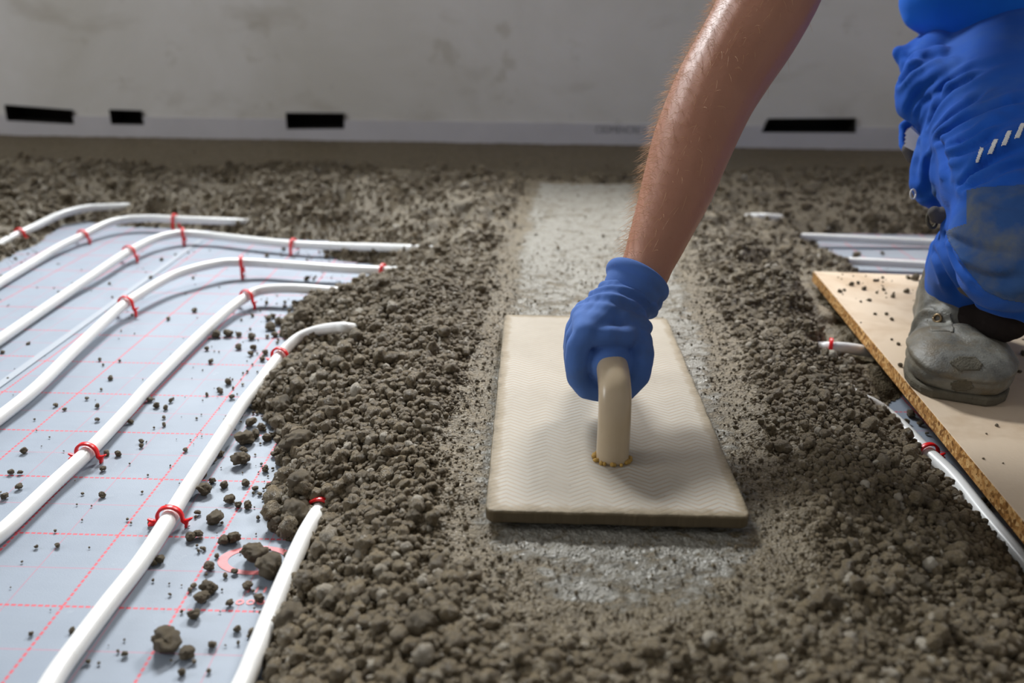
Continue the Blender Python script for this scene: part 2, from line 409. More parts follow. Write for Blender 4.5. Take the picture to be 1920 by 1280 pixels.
for i, s in enumerate(slots):
    m = MB(); c = np.mean(s, axis=0); so = [(c[0]+(p[0]-c[0])*.999, c[1]+(p[1]-c[1])*.995) for p in s]
    si = [(c[0]+(p[0]-c[0])*.97, c[1]+(p[1]-c[1])*.9) for p in s]
    n = 4
    m.add([(p[0], WY-.010, p[1]) for p in so]+[(p[0], WY+.10, p[1]) for p in so]+[(p[0], WY-.010, p[1]) for p in si]+[(p[0], WY+.09, p[1]) for p in si],
          [(j, (j+1) % 4, 4+(j+1) % 4, 4+j) for j in range(4)]+[(8+j, 12+j, 12+(j+1) % 4, 8+(j+1) % 4) for j in range(4)]
          + [(j, 8+j, 8+(j+1) % 4, (j+1) % 4) for j in range(4)]+[(12, 13, 14, 15), (7, 6, 5, 4)])
    tag(link('dark_slot_%d' % (i+1), flat_recalc(m.mesh()), M['black'], None, False), kind='structure')  # recess box, its inner shade put into the black colour
for i, q in enumerate(wins):
    m = MB(); (x0, z0), (x1, z1) = q[0], q[2]; b = .05; xm = (x0+x1)/2
    holed_plate(m, [(x0+.001, z0+.001), (x1-.001, z0+.001), (x1-.001, z1-.001), (x0+.001, z1-.001)],
                [[(x0+b, z0+b), (xm-b/2, z0+b), (xm-b/2, z1-b), (x0+b, z1-b)], [(xm+b/2, z0+b), (x1-b, z0+b), (x1-b, z1-b), (xm+b/2, z1-b)]], WY+.08, WY+.13)
    tag(link('window_%d' % (i+1), flat_recalc(m.mesh()), M['frame'], None, False), kind='structure')
# white edge strip along the foot of the wall, notched round the openings
zt = lambda x: UY(0, 215, WY)[1]+(x-UY(0, 215, WY)[0])*((UY(1920, 243, WY)[1]-UY(0, 215, WY)[1])/(UY(1920, 243, WY)[0]-UY(0, 215, WY)[0]))
pl = [(-3.4, 0.0), (3.2, 0.0), (3.2, zt(3.2))]
top = []
for s in slots:                                   # s runs: bottom-left, bottom-right, top-right, top-left (reversed)
    P = sorted(s, key=lambda p: p[1]); lo = sorted(P[:2]); hi = sorted(P[2:])
    def at(a, b, z): t = (z-a[1])/(b[1]-a[1]); return (a[0]+(b[0]-a[0])*t, z)
    top.append([at(lo[0], hi[0], zt(lo[0][0])), lo[0], lo[1], at(lo[1], hi[1], zt(lo[1][0]))])
for q in sorted(top, key=lambda q: -q[1][0]): pl += [q[3], q[2], q[1], q[0]]
pl += [(-3.4, zt(-3.4))]
m = MB(); holed_plate(m, pl, [], WY-.008, WY-.0005)
bs = link('baseboard_back', flat_recalc(m.mesh()), M['strip'], None, False); tag(bs, kind='structure')
a = UY(1116, 249, WY-.009); b = UY(1212, 249, WY-.009)
fc = bpy.data.curves.new('printed_text', 'FONT'); fc.body = 'CEDMENCRE L'; fc.size = .024; fc.align_x = 'LEFT'
to = bpy.data.objects.new('printed_text', fc); COL.objects.link(to)
dg = bpy.context.evaluated_depsgraph_get(); tm = bpy.data.meshes.new_from_object(to.evaluated_get(dg)); bpy.data.objects.remove(to)
xs = [v.co.x for v in tm.vertices]; ys = [v.co.y for v in tm.vertices]
for v in tm.vertices:
    v.co = Vector((a[0]+(v.co.x-min(xs))/(max(xs)-min(xs))*(b[0]-a[0]), WY-.0086, a[1]+(v.co.y-min(ys))/(max(ys)-min(ys))*.022))
link('printed_text', tm, M['grey_ink'], bs, False)
# floor: the sub-floor under the foil sheets
tag(MB().box((-3.4, -.9, 2.7), (3.2, WY+.16, 2.8)).build('unseen_ceiling', M['wall'], None, False), kind='structure')  # unseen, added to keep overhead sky light off the floor
def side_plate(x0, x1, holes):        # unseen left wall, added to darken that side: upright plate with a window opening
    m = MB(); holed_plate(m, [(-.9, -.1), (WY+.16, -.1), (WY+.16, 2.7), (-.9, 2.7)], holes, x0, x1)
    m.v = [(p[1], p[0], p[2]) for p in m.v]; return m
wl = side_plate(-3.5, -3.4, [[(-.3, 1.0), (1.4, 1.0), (1.4, 2.45), (-.3, 2.45)]])
tag(link('unseen_wall_left', flat_recalc(wl.mesh()), M['wall'], None, False), kind='structure')  # out of view, added for the darkness it gives on the left
m = MB(); holed_plate(m, [(-.299, 1.001), (1.399, 1.001), (1.399, 2.449), (-.299, 2.449)], [[(-.25, 1.05), (.525, 1.05), (.525, 2.4), (-.25, 2.4)], [(.575, 1.05), (1.35, 1.05), (1.35, 2.4), (.575, 2.4)]], -3.47, -3.43)
m.v = [(p[1], p[0], p[2]) for p in m.v]; tag(link('window_3', flat_recalc(m.mesh()), M['frame'], None, False), kind='structure')
tag(MB().box((-3.4, -.6, -.12), (3.2, WY+.1, -.006)).build('floor', M['strip'], None, False), kind='structure')

# foil sheets, the left one lapped over the right one along a slanting taped seam
sA = U(353, 463, 0); sB = U(0, 722, 0)
def seam_x(y): return sA[0]+(sB[0]-sA[0])*(y-sA[1])/(sB[1]-sA[1])
tag(MB().box((-1.9, -.3, -.0055), (2.6, 2.68, 0)).build('insulation_foil', M['foil_a'], None, False),
    'light grey insulation foil with a red printed grid, under the pipes and mortar', 'foil')
tag(MB().prism([(-2.6, -.3), (seam_x(-.3), -.3), (seam_x(2.5), 2.5), (-2.6, 2.5)], .0003, .0012).build('insulation_foil', M['foil_b'], None, False),
    'grey gridded foil sheet at the far left, lapped over the other along the taped seam', 'foil')
foil0 = bpy.data.objects['insulation_foil']
def strip_quad(px0, px1, w, z=.0016):
    A, B = U(*px0, z), U(*px1, z); d = (B-A)/np.linalg.norm(B-A); n = np.array([-d[1], d[0], 0])*w
    return [A-n, B-n, B+n, A+n]
q = strip_quad((378, 448), (-60, 763), .006)
tag(MB().prism([(p[0], p[1]) for p in q], .0014, .0018).build('seam_tape', M['tape'], None, False), 'narrow clear glossy tape along the foil seam on the left', 'tape')
# printed marks on the foil: an open ring with small letters below it
m = MB(); cx, cy = U(481, 1050, 0)[:2]; n = 48; v = []; f = []
for i in range(n+1):
    a = 2*math.pi*i/n
    for r in (1, .74): v.append((cx+.036*r*math.cos(a), cy+.021*r*math.sin(a), .0004))
f = [(2*i, 2*i+2, 2*i+3, 2*i+1) for i in range(n)]
m.add(v, f)
def mark(px, py, w, h, hollow):
    x, y = U(px, py, 0)[:2]; k = 14; vv = []
    for i in range(k+1):
        a = 2*math.pi*i/k
        for r in (1, .5 if hollow else .02): vv.append((x+w*r*math.cos(a), y+h*r*math.sin(a), .0004))
    m.add(vv, [(2*i, 2*i+2, 2*i+3, 2*i+1) for i in range(k)])
for px in (467, 482, 497, 512): mark(px, 1106, .0012, .004, False)
for px in (450, 470, 489, 507, 524): mark(px, 1129, .0038, .0034, True)
m.build('printed_logo', M['pink_ink'], foil0, False)

# ------------------------------------------------------------------ the mortar bed
LP = np.array([U(x, y, 0)[:2] for x, y in [(-500, 640), (-120, 520), (0, 492), (33, 474), (67, 460), (93, 440), (120, 423), (160, 416), (230, 425), (333, 429), (400, 434), (433, 444), (547, 448),
    (640, 452), (688, 449), (675, 458), (612, 466), (604, 472), (640, 488), (687, 493), (711, 500), (700, 512), (688, 520), (687, 534), (650, 540), (645, 553), (596, 567), (550, 573), (552, 587), (538, 600), (524, 616),
    (534, 632), (556, 640), (548, 652), (532, 672), (520, 690), (500, 712), (482, 735), (475, 757), (467, 766), (503, 785), (528, 817), (532, 864), (524, 902), (506, 943), (503, 988), (514, 1010), (545, 1018),
    (568, 1012), (582, 985), (586, 992), (566, 1050), (543, 1112), (518, 1182), (489, 1262), (452, 1400), (300, 2300), (-2500, 2300)]])
RA = np.array([U(x, y, 0)[:2] for x, y in [(1500, 438), (1620, 437), (1750, 441), (2100, 444), (2160, 580), (1736, 560), (1630, 545), (1600, 503), (1590, 497), (1571, 484), (1530, 477), (1535, 458), (1500, 448)]])
RB = np.array([U(x, y, 0)[:2] for x, y in [(1668, 758), (1700, 738), (1740, 738), (1960, 990), (2700, 1500), (2500, 1900), (2050, 1240), (1920, 1062), (1884, 1024), (1845, 972), (1786, 908), (1754, 877), (1724, 840), (1712, 812), (1690, 790), (1672, 775)]])
SP = np.array([U(x, y, .055)[:2] for x, y in [(985, 340), (1215, 340), (1335, 560), (1450, 860), (1520, 1080), (1380, 1215), (1000, 1195), (850, 1030), (835, 830), (905, 640), (940, 480)]])
CTRL = [(x, y, h, U(x, y, h)[:2]) for x, y, h in [
    (1060, 1150, .054), (1150, 1050, .055), (1060, 350, .055), (1000, 450, .055), (1050, 520, .055), (860, 980, .055), (880, 800, .056), (1450, 1000, .055), (1400, 850, .055), (1340, 700, .055), (1290, 600, .055), (1150, 800, .055),
    (950, 600, .056), (920, 700, .056), (1200, 600, .055), (1060, 280, .06), (600, 262, .06), (200, 262, .06), (1500, 292, .058), (1800, 290, .058), (-200, 270, .06), (960, 300, .062),
    (890, 440, .062), (900, 520, .06), (830, 470, .06), (770, 540, .07), (735, 560, .074), (760, 620, .07), (690, 640, .066), (720, 720, .066), (640, 760, .062), (680, 820, .062), (640, 900, .062), (660, 1000, .062), (600, 1150, .056), (720, 1150, .062),
    (560, 1270, .054), (640, 1270, .062), (830, 700, .06), (800, 860, .056), (800, 1080, .058), (820, 1270, .068), (1050, 1270, .066), (1300, 1270, .07), (1000, 1215, .06), (1500, 1220, .066),
    (1320, 400, .075), (1380, 450, .08), (1450, 510, .084), (1520, 590, .078), (1500, 640, .070), (1553, 672, .026), (1570, 640, .022), (1620, 730, .066), (1690, 830, .06), (1740, 920, .058), (1800, 1020, .054), (1700, 1150, .062), (1900, 1180, .05), (1560, 1000, .06), (1600, 880, .064), (1500, 780, .064), (1440, 650, .066), (1370, 540, .064),
    (1480, 470, .03), (1440, 440, .036), (1470, 530, .026), (1500, 520, .024), (1530, 570, .022), (1580, 640, .018), (1553, 660, .010), (1540, 652, .014), (1590, 662, .012), (1620, 668, .012), (1660, 720, .022), (1700, 745, .02),
    (500, 325, .105), (700, 330, .10), (300, 345, .075), (60, 372, .07), (100, 320, .06), (850, 370, .075), (880, 330, .06), (600, 360, .07), (450, 372, .05), (760, 380, .04), (620, 395, .03), (700, 425, .032), (480, 395, .032), (360, 400, .02), (660, 432, .036), (780, 450, .036),
    (300, 405, .016), (200, 400, .012), (90, 420, .014), (40, 440, .012), (15, 460, .012), (800, 415, .05), (740, 468, .024), (785, 468, .028), (690, 470, .02), (740, 490, .03), (600, 650, .028), (650, 655, .036), (560, 668, .018), (655, 634, .040), (700, 600, .06), (700, 625, .06), (-150, 420, .03), (-200, 340, .07),
    (1420, 330, .08), (1600, 330, .078), (1700, 360, .07), (1560, 380, .06), (1650, 400, .045), (1700, 422, .03), (1450, 405, .045), (1500, 425, .03), (1800, 400, .04), (1900, 340, .07)]]
CX = np.array([c[3] for c in CTRL]); CH = np.array([c[2] for c in CTRL])
FLOAT = (.0815, .826, .115, .241)        # centre and half sizes of the float on the strip
BX0, BX1, BY0, BY1, BZ = .462, 1.5, .16, 1.385, .060
def ground(x, y, fine=True):
    x = np.asarray(x, float); y = np.asarray(y, float); num = 0; den = 0
    for (cx, cy), h in zip(CX, CH):
        sc = .25+.45*cy
        wgt = 1/(((x-cx)**2+(y-cy)**2)/sc**2+2e-4)**1.7
        num = num+wgt*h; den = den+wgt
    h = num/den
    wob = fbm(x*14, y*14, o=3, s=3)*.010+fbm(x*60, y*60, o=3, s=11)*.006
    dl, da, db = poly_sd(LP, x, y), poly_sd(RA, x, y), poly_sd(RB, x, y)
    inn = np.maximum(np.maximum(dl, da), db)+wob        # positive on bare foil
    dist = -inn
    rep = np.where(dist > 0, .09*(1-np.exp(-dist*.75/.09)), dist)
    sm = sstep(-.035, .055, poly_sd(SP, x, y)+wob)                # the trowelled strip
    flat = np.maximum(sm, sstep(2.15, 2.3, y+fbm(x*3, y*3, o=2, s=8)*.1))
    rough = 1-flat
    lump = fbm(x*4.5, y*7, o=3, s=101)*.030*sstep(1.5, 1.75, y)*sstep(.045, .07, h)+fbm(x*9, y*9, o=3, s=1)*.014+fbm(x*26, y*26, o=3, s=2)*.011*(1+.9*sstep(1.35, 1.6, y))
    if fine:
        far = 1-.75*sstep(1.3, 1.7, y)
        f1, c1 = worley(x*95, y*95, 1); f2, c2 = worley(x*190, y*190, 2)
        lump = lump+(np.sqrt(np.clip(.5-f1*f1, 0, 1))*.0052*far*(c1 > .35))+(np.sqrt(np.clip(.5-f2*f2, 0, 1))*.0026*far)
        g, c = worley(x*150, y*150, 4)
        h = h+flat*(-.0016*(g < .34)*(c > .5)+fbm(x*50, y*50, o=4, s=6)*.0016+fbm(x*5, y*5, o=2, s=7)*.002*(y > 1.7))
        h = h+(vnoise(x*260, y*260, s=9))*.0007
    h = h+rough*lump*sstep(0, .02, h)
    # pressed flat under the float and the board
    h = np.where((np.abs(x-FLOAT[0]) < FLOAT[2]+.004) & (np.abs(y-FLOAT[1]) < FLOAT[3]+.004), np.minimum(h, .0560), h)
    h = np.where((x > BX0-.004) & (y > BY0) & (y < BY1+.006), np.minimum(h, BZ-.0205), h)
    return np.minimum(h, rep), sm, flat, dist
NXg, NYg = 760, 880
tt = np.linspace(0, 1, NYg); yy = .16*(2.706/.16)**tt; yy = .5*yy+.5*(.16+(2.706-.16)*tt**1.5)
uu = np.linspace(-1, 1, NXg)
Yg = np.repeat(yy[:, None], NXg, 1); Xg = .05+uu[None, :]*(.62+.74*Yg)
Hg, SMg, FLg, Dg = ground(Xg, Yg)
V = np.stack([Xg, Yg, Hg], -1).reshape(-1, 3)
idx = np.arange(NXg*NYg).reshape(NYg, NXg)
q = np.stack([idx[:-1, :-1], idx[:-1, 1:], idx[1:, 1:], idx[1:, :-1]], -1).reshape(-1, 4)
keep = (Hg.ravel()[q].max(1) > .0012); q = q[keep]
used = np.unique(q); remap = np.full(len(V), -1); remap[used] = np.arange(len(used)); V2 = V[used]; V2[:, 2] = np.maximum(V2[:, 2], .0015); q = remap[q]
me = bpy.data.meshes.new('mortar_bed'); me.vertices.add(len(V2)); me.vertices.foreach_set('co', V2.ravel().astype(np.float32))
me.loops.add(len(q)*4); me.loops.foreach_set('vertex_index', q.ravel().astype(np.int32)); me.polygons.add(len(q))
me.polygons.foreach_set('loop_start', np.arange(0, len(q)*4, 4, dtype=np.int32)); me.polygons.foreach_set('loop_total', np.full(len(q), 4, dtype=np.int32))
me.update(calc_edges=True); me.validate()
at = me.attributes.new('film', 'FLOAT', 'POINT')
film = SMg.ravel()[used]**3*(.62+.2*fbm(V2[:, 0]*5, V2[:, 1]*5, o=3, s=21))
film = film*(1-.35*sstep(.62, .42, V2[:, 1]))
at.data.foreach_set('value', film.astype(np.float32))
bed = link('mortar_bed', me, M['mortar']); tag(bed, 'brown heaped mortar with a smoothed grey strip down its middle, spread over the pipes', 'mortar', kind='stuff')

# grains: each one a small knobbly lump, scattered over the heaps by their own size and turn
def grain_cloud(name, P, R, mat, label, cat, squash=.88, parent=None):
    me = bpy.data.meshes.new(name); me.vertices.add(len(P)); me.vertices.foreach_set('co', np.asarray(P, np.float32).ravel()); me.update()
    a = me.attributes.new('rad', 'FLOAT', 'POINT'); a.data.foreach_set('value', np.asarray(R, np.float32))
    a = me.attributes.new('turn', 'FLOAT_VECTOR', 'POINT'); a.data.foreach_set('vector', (rng.random((len(P), 3))*6.28).astype(np.float32).ravel())
    o = bpy.data.objects.new(name, me); COL.objects.link(o)
    g = bpy.data.node_groups.new(name, 'GeometryNodeTree')
    g.interface.new_socket('Geometry', in_out='INPUT', socket_type='NodeSocketGeometry'); g.interface.new_socket('Geometry', in_out='OUTPUT', socket_type='NodeSocketGeometry')
    N = g.nodes.new; L = g.links.new
    gi = N('NodeGroupInput'); go = N('NodeGroupOutput'); ip = N('GeometryNodeInstanceOnPoints'); jg = N('GeometryNodeJoinGeometry')
    for k in range(6):
        ico = N('GeometryNodeMeshIcoSphere'); ico.inputs['Radius'].default_value = 1; ico.inputs['Subdivisions'].default_value = 3
        po = N('GeometryNodeInputPosition'); nz = N('ShaderNodeTexNoise'); nz.noise_dimensions = '4D'; nz.inputs['W'].default_value = k*3.7
        nz.inputs['Scale'].default_value = 1.25; nz.inputs['Detail'].default_value = 2.5; nz.inputs['Roughness'].default_value = .55; L(po.outputs[0], nz.inputs['Vector'])
        mr = N('ShaderNodeMapRange'); mr.inputs['From Min'].default_value = .25; mr.inputs['From Max'].default_value = .75; mr.inputs['To Min'].default_value = .62; mr.inputs['To Max'].default_value = 1.28
        L(nz.outputs[0], mr.inputs['Value'])
        vm = N('ShaderNodeVectorMath'); vm.operation = 'SCALE'; L(po.outputs[0], vm.inputs[0]); L(mr.outputs[0], vm.inputs['Scale'])
        sq = N('ShaderNodeVectorMath'); sq.operation = 'MULTIPLY'; L(vm.outputs[0], sq.inputs[0]); sq.inputs[1].default_value = (1+.12*k % .4, 1, squash)
        sp = N('GeometryNodeSetPosition'); L(ico.outputs['Mesh'], sp.inputs['Geometry']); L(sq.outputs[0], sp.inputs['Position'])
        sm = N('GeometryNodeSetMaterial'); sm.inputs['Material'].default_value = mat; L(sp.outputs[0], sm.inputs[0])
        ss = N('GeometryNodeSetShadeSmooth'); L(sm.outputs[0], ss.inputs[0])
        tg = N('GeometryNodeGeometryToInstance'); L(ss.outputs[0], tg.inputs[0]); L(tg.outputs[0], jg.inputs[0])
    mp = N('GeometryNodeMeshToPoints'); L(gi.outputs[0], mp.inputs[0])
    L(mp.outputs[0], ip.inputs['Points']); L(jg.outputs[0], ip.inputs['Instance']); ip.inputs['Pick Instance'].default_value = True
    ra = N('GeometryNodeInputNamedAttribute'); ra.data_type = 'FLOAT'; ra.inputs[0].default_value = 'rad'; L(ra.outputs[0], ip.inputs['Scale'])
    rt = N('GeometryNodeInputNamedAttribute'); rt.data_type = 'FLOAT_VECTOR'; rt.inputs[0].default_value = 'turn'; L(rt.outputs[0], ip.inputs['Rotation'])
    L(ip.outputs[0], go.inputs[0])
    md = o.modifiers.new('grains', 'NODES'); md.node_group = g; me.materials.append(mat)
    if parent is None: tag(o, label, cat, kind='stuff')
    else: o.parent = parent; o['kind'] = 'stuff'
    return o
def scatter(n, rad_fn, far):
    y = .2+(2.5 if far else 1.35)*rng.random(n)**(.8 if far else 1.0)
    if far: y = 1.45+1.05*rng.random(n)
    x = .05+(rng.random(n)*2-1)*(.5+.70*y)
    h, sm, fl, ds = ground(x, y, False)
    p = (1-fl)**.8+.16*(fl > .3)*(y < 2.0)+.03*(y >= 2.0)
    p = p*(ds > -.004)*(h > .001)*np.where(y > 1.42, (.35+.65*sstep(-.1, .3, fbm(x*3.2, y*5, o=3, s=91))), 1)
    p[(x > BX0-.012) & (y < BY1+.01)] *= 0
    p[(np.abs(x-FLOAT[0]) < FLOAT[2]+.008) & (np.abs(y-FLOAT[1]) < FLOAT[3]+.008)] = 0
    k = rng.random(n) < p
    x, y, h, fl, ds = x[k], y[k], h[k], fl[k], ds[k]
    r = rad_fn(x, y, fl, len(x))
    cl = fbm(x*16, y*16, o=2, s=31)
    return np.stack([x, y, h+r*(.1+1.15*rng.random(len(x)))+.001], 1), r, cl
def near_r(x, y, fl, n):
    r = np.exp(rng.normal(math.log(.0019), .48, n)); r = np.clip(r, .0010, .0075)
    left = sstep(.02, -.25, x); r = r*(1+.35*left*(1-sstep(.9, 1.3, y)))
    r = r*(1-.5*sstep(.02, .4, fl))
    return np.where(fl > .4, r*.7, r)
def far_r(x, y, fl, n): return np.where(fl > .4, .4, 1)*np.clip(np.exp(rng.normal(math.log(.0023), .5, n)), .0011, .009)
Pn, Rn, _ = scatter(240000, near_r, False); Pf, Rf, _ = scatter(70000, far_r, True)
grain_cloud('mortar_grains', np.vstack([Pn, Pf]), np.concatenate([Rn, Rf]), M['grain'], 'fine brown mortar grains heaped on both sides of the smoothed strip', 'mortar grains')
# ------------------------------------------------------------------ heating pipes
PR = .0082
def pipe(pts, label, group='white heating pipes laid over the foil'):
    P = spline([U(*p) for p in pts], 12)
    m = MB(); m.tube(P, PR, 20)
    return tag(m.build('heating_pipe', M['pipe']), label, 'pipe', group)
g = PR+.002
P3 = [(-110, 715, g), (-50, 670, g), (0, 636, g), (70, 588, g), (130, 547, g+.002), (167, 522, g+.006), (203, 497, g+.01), (238, 474, .022), (283, 451, .024), (317, 441, .025), (347, 438, .024), (400, 442, .02), (470, 450, .02), (550, 458, .020), (640, 462, .022), (720, 464, .031), (790, 467, .040), (850, 470, .015)]
P4 = [(-110, 865, g), (-50, 818, g), (0, 782, g), (67, 728, g+.002), (133, 663, g+.004), (200, 599, .018), (230, 573, .022), (267, 548, .026), (317, 520, .03), (367, 503, .032), (417, 493, .031), (453, 492, .029), (500, 494, .026), (570, 499, .026), (640, 504, .024), (718, 507, .026), (757, 508, .030), (815, 514, .012)]
P5 = [(-120, 1095, g), (-50, 1038, g), (0, 1000, g), (41, 963, g), (102, 905, g), (163, 849, g+.002), (203, 808, g), (244, 764, g), (283, 720, g), (367, 636, g+.001), (427, 582, .015), (460, 558, .020), (483, 546, .024), (517, 541, .028), (567, 541, .030), (640, 547, .032), (690, 551, .036), (750, 560, .02)]
P6 = [(40, 1380, g), (98, 1276, g), (142, 1213, g), (203, 1132, g), (264, 1054, g), (309, 985, g+.002), (345, 925, g), (386, 862, g), (427, 799, g), (451, 762, g), (482, 723, .013), (520, 673, .02), (543, 647, .028), (567, 630, .035), (600, 619, .043), (635, 614, .052), (655, 615, .052), (700, 622, .02)]
P7 = [(395, 1400, g), (456, 1280, g), (481, 1219, g+.002), (512, 1140, g+.003), (540, 1073, g+.004), (569, 1008, g+.005), (588, 974, g+.005), (602, 950, .010), (640, 880, .008)]
P8 = [(1590, 728, .026), (1612, 746, .032), (1640, 760, .026), (1664, 777, .018), (1697, 806, .013), (1732, 842, g+.001), (1786, 893, g), (1845, 966, g), (1913, 1046, g), (1990, 1140, g), (2080, 1240, g)]
P9 = [(1500, 652, .026), (1553, 651, .044), (1590, 653, .040), (1640, 661, .028), (1700, 672, .018), (1900, 700, .014)]
P10 = [(1430, 440, .016), (1477, 443, .022), (1540, 445, .02), (1640, 450, .016), (1750, 455, .012), (1900, 462, .012), (2060, 470, .012)]
P11 = [(1500, 481, .012), (1540, 486, .016), (1575, 489, .017), (1640, 492, .016), (1736, 497, .014), (1900, 505, .012), (2060, 514, .012)]
P1 = [(-70, 500, .004), (-20, 470, .01), (22, 446, .016), (60, 428, .022), (110, 404, .026), (160, 391, .03), (200, 388, .030), (242, 387, .028), (300, 388, .006)]
P2 = [(-130, 610, g), (-60, 568, g), (0, 530, g), (60, 494, g), (110, 464, g+.004), (155, 442, .018), (200, 420, .026), (240, 411, .029), (285, 409, .03), (328, 411, .03), (400, 414, .028), (450, 416, .024), (520, 420, .004)]
P12 = [(1398, 407, .030), (1414, 406, .0475), (1446, 407, .0475), (1462, 408, .030)]
for p, l in [(P1, 'short piece of white pipe rising from the mortar at the far left'), (P2, 'white pipe bending to the right furthest back on the foil, its end sinking in mortar'),
             (P3, 'second bent white pipe from the back, running longest to the right into the mortar'), (P4, 'white pipe with a raised wide bend casting a thin shadow, third of the bent pipes'),
             (P5, 'long white pipe from the left edge that bends just above the last clump of mortar'), (P6, 'nearest white pipe whose bent end dives into the left mortar heap'),
             (P7, 'straight white pipe half buried along the left mortar heap at the bottom of the picture'), (P8, 'white pipe half buried along the right mortar heap beside the board edge'),
             (P9, 'short white pipe end slipping under the board beside a red clip'), (P10, 'further of two straight white pipes behind the board'),
             (P11, 'nearer of two straight white pipes lying right behind the board'), (P12, 'sliver of white pipe showing in the dark mortar behind the arm')]:
    pipe(p, l)

# ------------------------------------------------------------------ red clips
def clip(P, px, py, label, width=.0052, tilt=0.0):
    C = spline([U(*p) for p in P], 12)
    # nearest place on the pipe to the one seen in the photograph
    d = C-C0; z = d@CF; X = 960+F_PX*(d@CR)/z; Y = 640-F_PX*(d@CU)/z
    i = int(np.argmin((X-px)**2+(Y-py)**2)); i = min(max(i, 1), len(C)-2)
    c = C[i]; t = C[i+1]-C[i-1]; t[2] = 0; t /= np.linalg.norm(t)
    s = np.array([t[1], -t[0], 0.]); m = MB(); ro, ri = .0132, .0108
    drop = max(c[2]-.0005, .006)
    prof = [(-ro-.0085, -drop+.004), (-ro-.004, -drop+.0045), (-ro+.0012, -drop*.35)]
    prof += [(-(ro+ri)/2*math.cos(a), (ro+ri)/2*math.sin(a)) for a in np.linspace(.15, math.pi-.15, 17)]
    prof += [(ro-.0012, -drop*.35), (ro+.002, -drop*.62), (ro+.001, -drop)]
    th = np.array([.0012, .0015, .0014]+[.0014]*17+[.0014, .0016, .0014])
    Q = [c+s*a+np.array([0, 0, b]) for a, b in prof]
    T = np.gradient(np.array(Q), axis=0); V = []
    for q, tt_, h in zip(Q, T, th):
        tt_ = tt_/np.linalg.norm(tt_); nrm = np.cross(tt_, t)
        for a, b in ((-1, -1), (1, -1), (1, 1), (-1, 1)): V.append(q+t*a*width/2+nrm*b*h)
    n = len(Q); F = [(4*i+j, 4*i+(j+1) % 4, 4*i+4+(j+1) % 4, 4*i+4+j) for i in range(n-1) for j in range(4)]+[(3, 2, 1, 0), (4*n-4, 4*n-3, 4*n-2, 4*n-1)]
    m.add(V, F)
    # barbs beside the feet
    for sx in (1, -1):
        b0 = c+s*sx*(ro+.0005)+np.array([0, 0, -drop*.42]); b1 = c+s*sx*(ro+.0085)+np.array([0, 0, -drop*.42+.0035])
        m.tube([b0, (b0+b1)/2-np.array([0, 0, .0005]), b1], [(width*.5, .0019), (width*.5, .0015), (width*.34, .0007)], 8)
    me = flat_recalc(m.mesh('pipe_clip')); o = link('pipe_clip', me, M['red']); bevel(o, .0006, 2)
    return tag(o, label, 'clip', 'red clips holding the heating pipes')
for P, x, y, l in [
    (P1, 38, 441, 'red clip on the short pipe end at the far left'), (P2, 157, 442, 'red clip on the furthest long pipe, left of its bend'),
    (P2, 328, 411, 'red clip on the furthest long pipe, right of its bend'), (P3, 242, 472, 'red clip left of the bend on the second pipe from the back'),
    (P3, 344, 438, 'red clip at the top of the bend on the second pipe from the back'), (P3, 550, 458, 'red clip on the straight run of the second pipe from the back'),
    (P4, 236, 570, 'red clip on the raised pipe, left before its wide bend'), (P4, 454, 493, 'upright red clip at the top of the wide raised bend'),
    (P4, 718, 507, 'red clip on the raised pipe where it enters the mortar'), (P5, 163, 849, 'red clip on the long pipe near the left edge, above the foreground'),
    (P5, 463, 556, 'red clip at the start of the bend on the long pipe from the left edge'), (P6, 318, 970, 'large red clip nearest to the viewer, on the nearest bent pipe'),
    (P6, 525, 667, 'red clip where the nearest bent pipe meets the left mortar heap'), (P7, 600, 953, 'red clip almost buried at the left foot of the mortar heap'),
    (P8, 1742, 850, 'red clip on the pipe between the right mortar heap and the board'), (P9, 1556, 650, 'red clip half buried in mortar left of the board edge')]:
    clip(P, x, y, l)
cx_, cy_, cz_ = U(288, 384, .03)
m = MB(); a = np.linspace(0, math.pi, 12)
m.tube([(cx_+.011*math.cos(t), cy_, cz_-.002+.009*math.sin(t)) for t in a], (.0022), 8)
tag(m.build('pipe_clip', M['red']), 'tiny red clip top poking out of the mortar at the back left', 'clip', 'red clips holding the heating pipes')

# ------------------------------------------------------------------ chipboard underfoot
e1, e2 = U(1525, 508, BZ)[:2], U(1920, 978, BZ)[:2]; ed = (e2-e1)/np.linalg.norm(e2-e1); en = np.array([-ed[1], ed[0]])
b = MB().prism([tuple(e1+ed*1.2), tuple(e1+ed*1.2+en*1.1), tuple(e1+en*1.1), tuple(e1)], BZ-.018, BZ).build('particle_board', M['chip'], None, False); bevel(b, .0009, 2)
tag(b, 'sheet of pale particle board under the boot with a rough brown cut edge', 'board')

# ------------------------------------------------------------------ clods
def clod_mesh(seed):
    bm = bmesh.new(); bmesh.ops.create_icosphere(bm, subdivisions=4, radius=1)
    co = np.array([v.co[:] for v in bm.verts])
    k = .62+.55*(fbm(co[:, 0]*1.1+seed*9, co[:, 1]*1.1, co[:, 2]*1.1, 2, seed)+.6)
    best = np.full(len(co), 9.)
    for c in np.random.default_rng(seed).normal(size=(70, 3)):
        c = c/np.linalg.norm(c); best = np.minimum(best, np.linalg.norm(co-c, axis=1))
    k = k+np.sqrt(np.clip(.055-best**2, 0, 1))*.75+.05*fbm(co[:, 0]*6, co[:, 1]*6, co[:, 2]*6, 3, seed+2)
    co = co*k[:, None]*np.array([1, 1, .85])
    for v, c in zip(bm.verts, co): v.co = c
    me = bpy.data.meshes.new('mortar_clod'); bm.to_mesh(me); bm.free(); me.materials.append(M['clod']); me.shade_smooth(); return me
CM = [clod_mesh(s) for s in range(8)]
nclod = [0]
